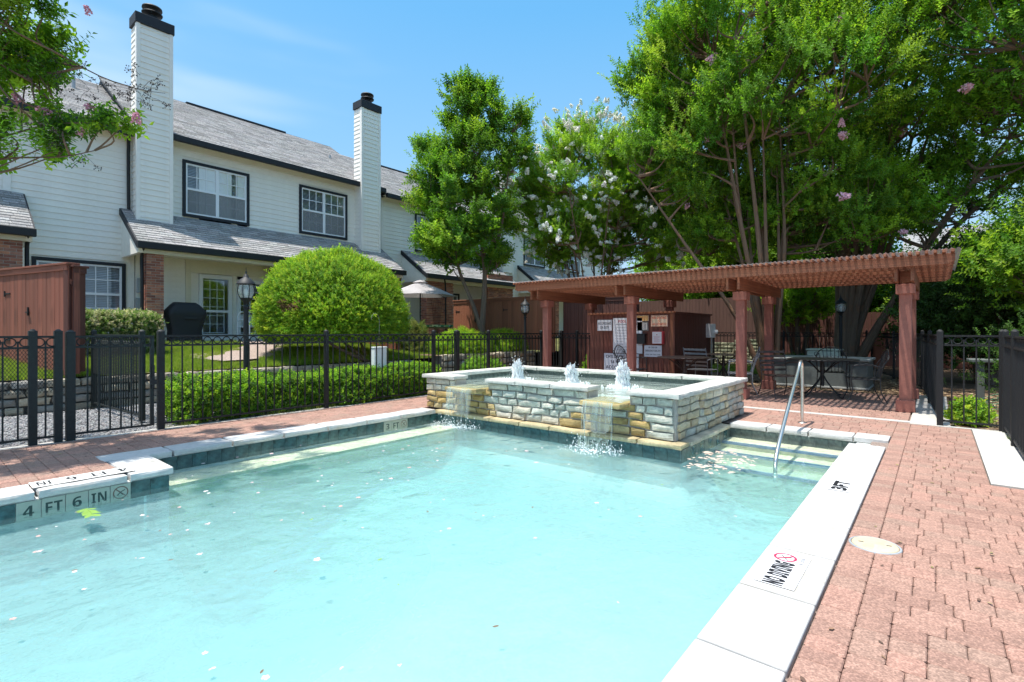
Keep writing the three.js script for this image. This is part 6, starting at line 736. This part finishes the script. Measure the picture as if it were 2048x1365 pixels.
function hedgeItems(R, x0, x1, y0, y1, a0, a1, n, pal, lump = 0.09) { const it = []; for (let i = 0; i < n; i++) { const k = R(); let x = lerp(x0, x1, R()), y = lerp(y0, y1, R()), a = lerp(a0, a1, R()), d; if (k < 0.4) { y = y1 - 0.1 * R() * R(); d = new THREE.Vector3(0, 1, 0); } else if (k < 0.75) { x = x1 - 0.1 * R() * R(); d = new THREE.Vector3(1, 0.3, 0); } else if (k < 0.87) { a = R() < 0.5 ? a0 + 0.08 * R() : a1 - 0.08 * R(); d = new THREE.Vector3(0, 0.3, a < (a0 + a1) / 2 ? 1 : -1); } else d = new THREE.Vector3(0, 1, 0); const w = noise3(x * 3, y * 3, a * 3) * lump + noise3(a * 1.1, 3, x) * lump; const p = V3(x + (d.x ? w : 0), Math.max(y0, y + (d.y > 0.9 ? w : 0)), a); it.push([p, d.clone().add(new THREE.Vector3(gauss(R), gauss(R) + 0.2, gauss(R)).multiplyScalar(0.8)).normalize(), 0.75 + 0.6 * R(), shade(R, pal, 0.3)]); } return it; }
{ const R = rng(95); clump('clipped_hedge', 'long clipped green hedge behind the iron fence panels', 'hedge', [-8.45, -0.05, 4.8], hedgeItems(R, -8.8, -8.12, 0, 0.46, 2.62, 7.3, 8500, [...PAL.lush, ...PAL.yellow, [0.06, 0.14, 0.02]]), SP.hedge, LEAF, Array.from({ length: 9 }, (_, i) => [[[-8.4, -0.06, 2.9 + i * 0.5], [-8.45, 0.2, 2.95 + i * 0.5], [-8.4, 0.5, 2.9 + i * 0.5]], 0.015, 0.006]));
  clump('clipped_hedge', 'short pale yellow-tipped hedge under the porch-side window', 'hedge', [-13.6, 0.7, 3.0], hedgeItems(R, -14.3, -13.3, 0.74, 1.56, 2.3, 3.75, 3600, [[0.2, 0.3, 0.05], [0.4, 0.42, 0.16], [0.1, 0.2, 0.03], [0.55, 0.52, 0.3]]), SP.hedge, LEAF, [[[[-13.8, 0.6, 2.8], [-13.8, 0.9, 2.8], [-13.8, 1.2, 2.8]], 0.02, 0.01]]);
  const low = (label, x, y, a, r, n, pal, geo = SP.hedge) => { const it = []; for (let i = 0; i < n; i++) { const th = R() * 6.283, z = R(), s = Math.sqrt(1 - z * z), f = 1 - 0.35 * R() * R() + 0.15 * noise3(th * 2, z * 3, x); const d = new THREE.Vector3(s * Math.cos(th), z, s * Math.sin(th)); it.push([V3(x, y, a).add(new THREE.Vector3(d.x * r[0] * f, d.y * r[1] * f, d.z * r[2] * f)), d.add(new THREE.Vector3(gauss(R), 0.4 + gauss(R), gauss(R)).multiplyScalar(0.7)).normalize(), 0.8 + 0.7 * R(), shade(R, pal, 0.3)]); } clump('low_shrub', label, 'shrub', [x, y, a], it, geo, LEAF, [[[[x, y - 0.05, a], [x + 0.05, y + r[1] * 0.4, a], [x, y + r[1] * 0.8, a + 0.05]], 0.02, 0.008]]); };
  low('bright green spreading shrub on the stone bed beside the lamp post', -10.75, 0.63, 10.6, [0.5, 0.48, 0.8], 2200, PAL.shrub, SP.needle); low('bright green spreading shrub at the fence end of the stone bed', -10.75, 0.63, 12.4, [0.5, 0.46, 0.8], 2000, PAL.shrub, SP.needle); low('small leafy shrub at the foot of the iron fence behind the fountain', -8.7, -0.05, 9.3, [0.45, 0.6, 0.7], 1300, PAL.lush); low('dark leafy shrub behind the short iron fence run', -7.4, -0.05, 13.0, [0.5, 0.75, 0.4], 1000, PAL.lush); low('feathery bright green plant under the green netting', 0.36, -0.06, 10.0, [0.14, 0.24, 0.13], 420, PAL.shrub, SP.fine); low('spiky yellow-green patio plant beside the timber fence end', -12.5, 0.6, 10.3, [0.35, 0.8, 0.35], 600, [[0.3, 0.32, 0.06], [0.16, 0.24, 0.04]], SP.needle); low('dark ground-cover shrub at the foot of the far iron fence', -3.8, -0.06, 20.6, [1.4, 0.4, 0.4], 1100, PAL.dark); low('shaggy green shrub by the timber fence at the raised bed', -12.0, 0.58, 11.0, [0.5, 0.45, 0.6], 1000, PAL.lush); }
// lawn grass, gravel, leaf litter
{ const R = rng(101), tuft = (() => { const pos = []; for (let i = 0; i < 6; i++) { const th = R() * 6.28, r = 0.02 * R(), x = Math.cos(th) * r, z = Math.sin(th) * r, w = 0.003 + 0.002 * R(), h = 0.05 + 0.05 * R(), lx = gauss(R) * 0.03, lz = gauss(R) * 0.03; pos.push(x - w, 0, z, x + w, 0, z, x + lx, h, z + lz); } const g = new THREE.BufferGeometry(); g.setAttribute('position', new THREE.Float32BufferAttribute(pos, 3)); g.computeVertexNormals(); return g; })(), items = [], pathPts = [[-12.3, 4.9], [-12.9, 5.5], [-13.6, 6.1], [-14.4, 6.5], [-15, 6.6]];
  for (let i = 0; i < 60000; i++) { const x = -11.4 - 3.7 * R(), a = 0.6 + 13 * R(); if (pathPts.some(([p, q]) => Math.hypot(x - p, a - q) < 0.55)) continue; items.push([V3(x, lawnY(x) - 0.005, a), new THREE.Vector3(gauss(R) * 0.3, 1, gauss(R) * 0.3).normalize(), 0.8 + 0.7 * R(), shade(R, [[0.29, 0.44, 0.03], [0.36, 0.5, 0.04], [0.24, 0.38, 0.03], [0.42, 0.48, 0.08]], 0.2)]); }
  for (let i = 0; i < 7000; i++) { const x = -8 + 6 * R(), a = 17.2 + 3.2 * R(); items.push([V3(x, -0.072, a), new THREE.Vector3(gauss(R) * 0.3, 1, gauss(R) * 0.3).normalize(), 1 + R(), shade(R, [[0.2, 0.3, 0.04], [0.28, 0.36, 0.06]], 0.2)]); }
  for (let i = 0; i < 900; i++) { const e = R() < 0.5, x = e ? 0.7 + 0.3 * R() * R() : FX - 0.03 - 0.12 * R(), a = e ? 5 + 4 * R() : -0.5 + 8 * R(); if (noise3(a * 2, e ? 1 : 9, 4) < 0.1) continue; items.push([V3(x, -0.05, a), new THREE.Vector3(gauss(R) * 0.5, 1, gauss(R) * 0.5).normalize(), 0.8 + R(), shade(R, [[0.25, 0.26, 0.05], [0.2, 0.3, 0.05]], 0.3)]); }
  const g = scatter('grass', tuft, LEAF, scene, items); g.userData = { kind: 'stuff', label: 'bright green lawn grass and weeds along the fences', category: 'grass' };
  const peb = [], ico = new THREE.IcosahedronGeometry(0.018, 0); for (let i = 0; i < 16000; i++) { const x = lerp(-11.1, -8.02, R()), a = i < 13000 ? lerp(-1, 2.9, R()) : lerp(2.9, 9, R()); peb.push([V3(x, -0.04, a), new THREE.Vector3(gauss(R), gauss(R), gauss(R) + 0.01).normalize(), 0.5 + 0.7 * R(), shade(R, [[0.22, 0.22, 0.23], [0.32, 0.31, 0.3], [0.15, 0.145, 0.15]], 0.2)]); }
  const pg = scatter('gravel', ico, new THREE.MeshStandardMaterial({ color: 0xffffff, roughness: 0.95 }), scene, peb); pg.userData = { kind: 'stuff', label: 'loose grey gravel on the path behind the gate', category: 'gravel' };
  const lit = [], lf = (() => { const g = new THREE.CircleGeometry(0.03, 5); g.scale(1.4, 0.7, 1); g.rotateX(-Math.PI / 2); return g; })(); for (let i = 0; i < 6500; i++) { const k = R(), x = k < 0.7 ? lerp(-8, 0, R()) : lerp(0.1, 3, R()), a = k < 0.7 ? lerp(12.9, 18.5, R()) : lerp(9.3, 15, R()); lit.push([V3(x, -0.058 + 0.012 * R(), a), new THREE.Vector3(gauss(R) * 0.3, 1, gauss(R) * 0.3).normalize(), 0.7 + 0.7 * R(), shade(R, [[0.3, 0.2, 0.11], [0.22, 0.14, 0.08], [0.4, 0.3, 0.18]], 0.25)]); }
  for (let i = 0; i < 260; i++) { const k = R(), x = k < 0.5 ? lerp(-7.8, -6.75, R()) : k < 0.8 ? lerp(-7, -0.4, R()) : lerp(-0.4, 0.3, R()), a = k < 0.5 ? lerp(0, 7, R()) : k < 0.8 ? lerp(9.4, 12.8, R()) : lerp(1.5, 9, R()); lit.push([V3(x, 0.006, a), new THREE.Vector3(gauss(R) * 0.2, 1, gauss(R) * 0.2).normalize(), 0.22 + 0.3 * R(), shade(R, [[0.22, 0.13, 0.08], [0.3, 0.24, 0.1], [0.12, 0.07, 0.05]], 0.25)]); }
  const lo = scatter('leaf_litter', lf, new THREE.MeshStandardMaterial({ color: 0xffffff, roughness: 0.95, side: D2 }), scene, lit); lo.userData = { kind: 'stuff', label: 'dry brown leaf litter on the soil behind the pergola', category: 'leaves' };
}

renderer.render(scene, camera);
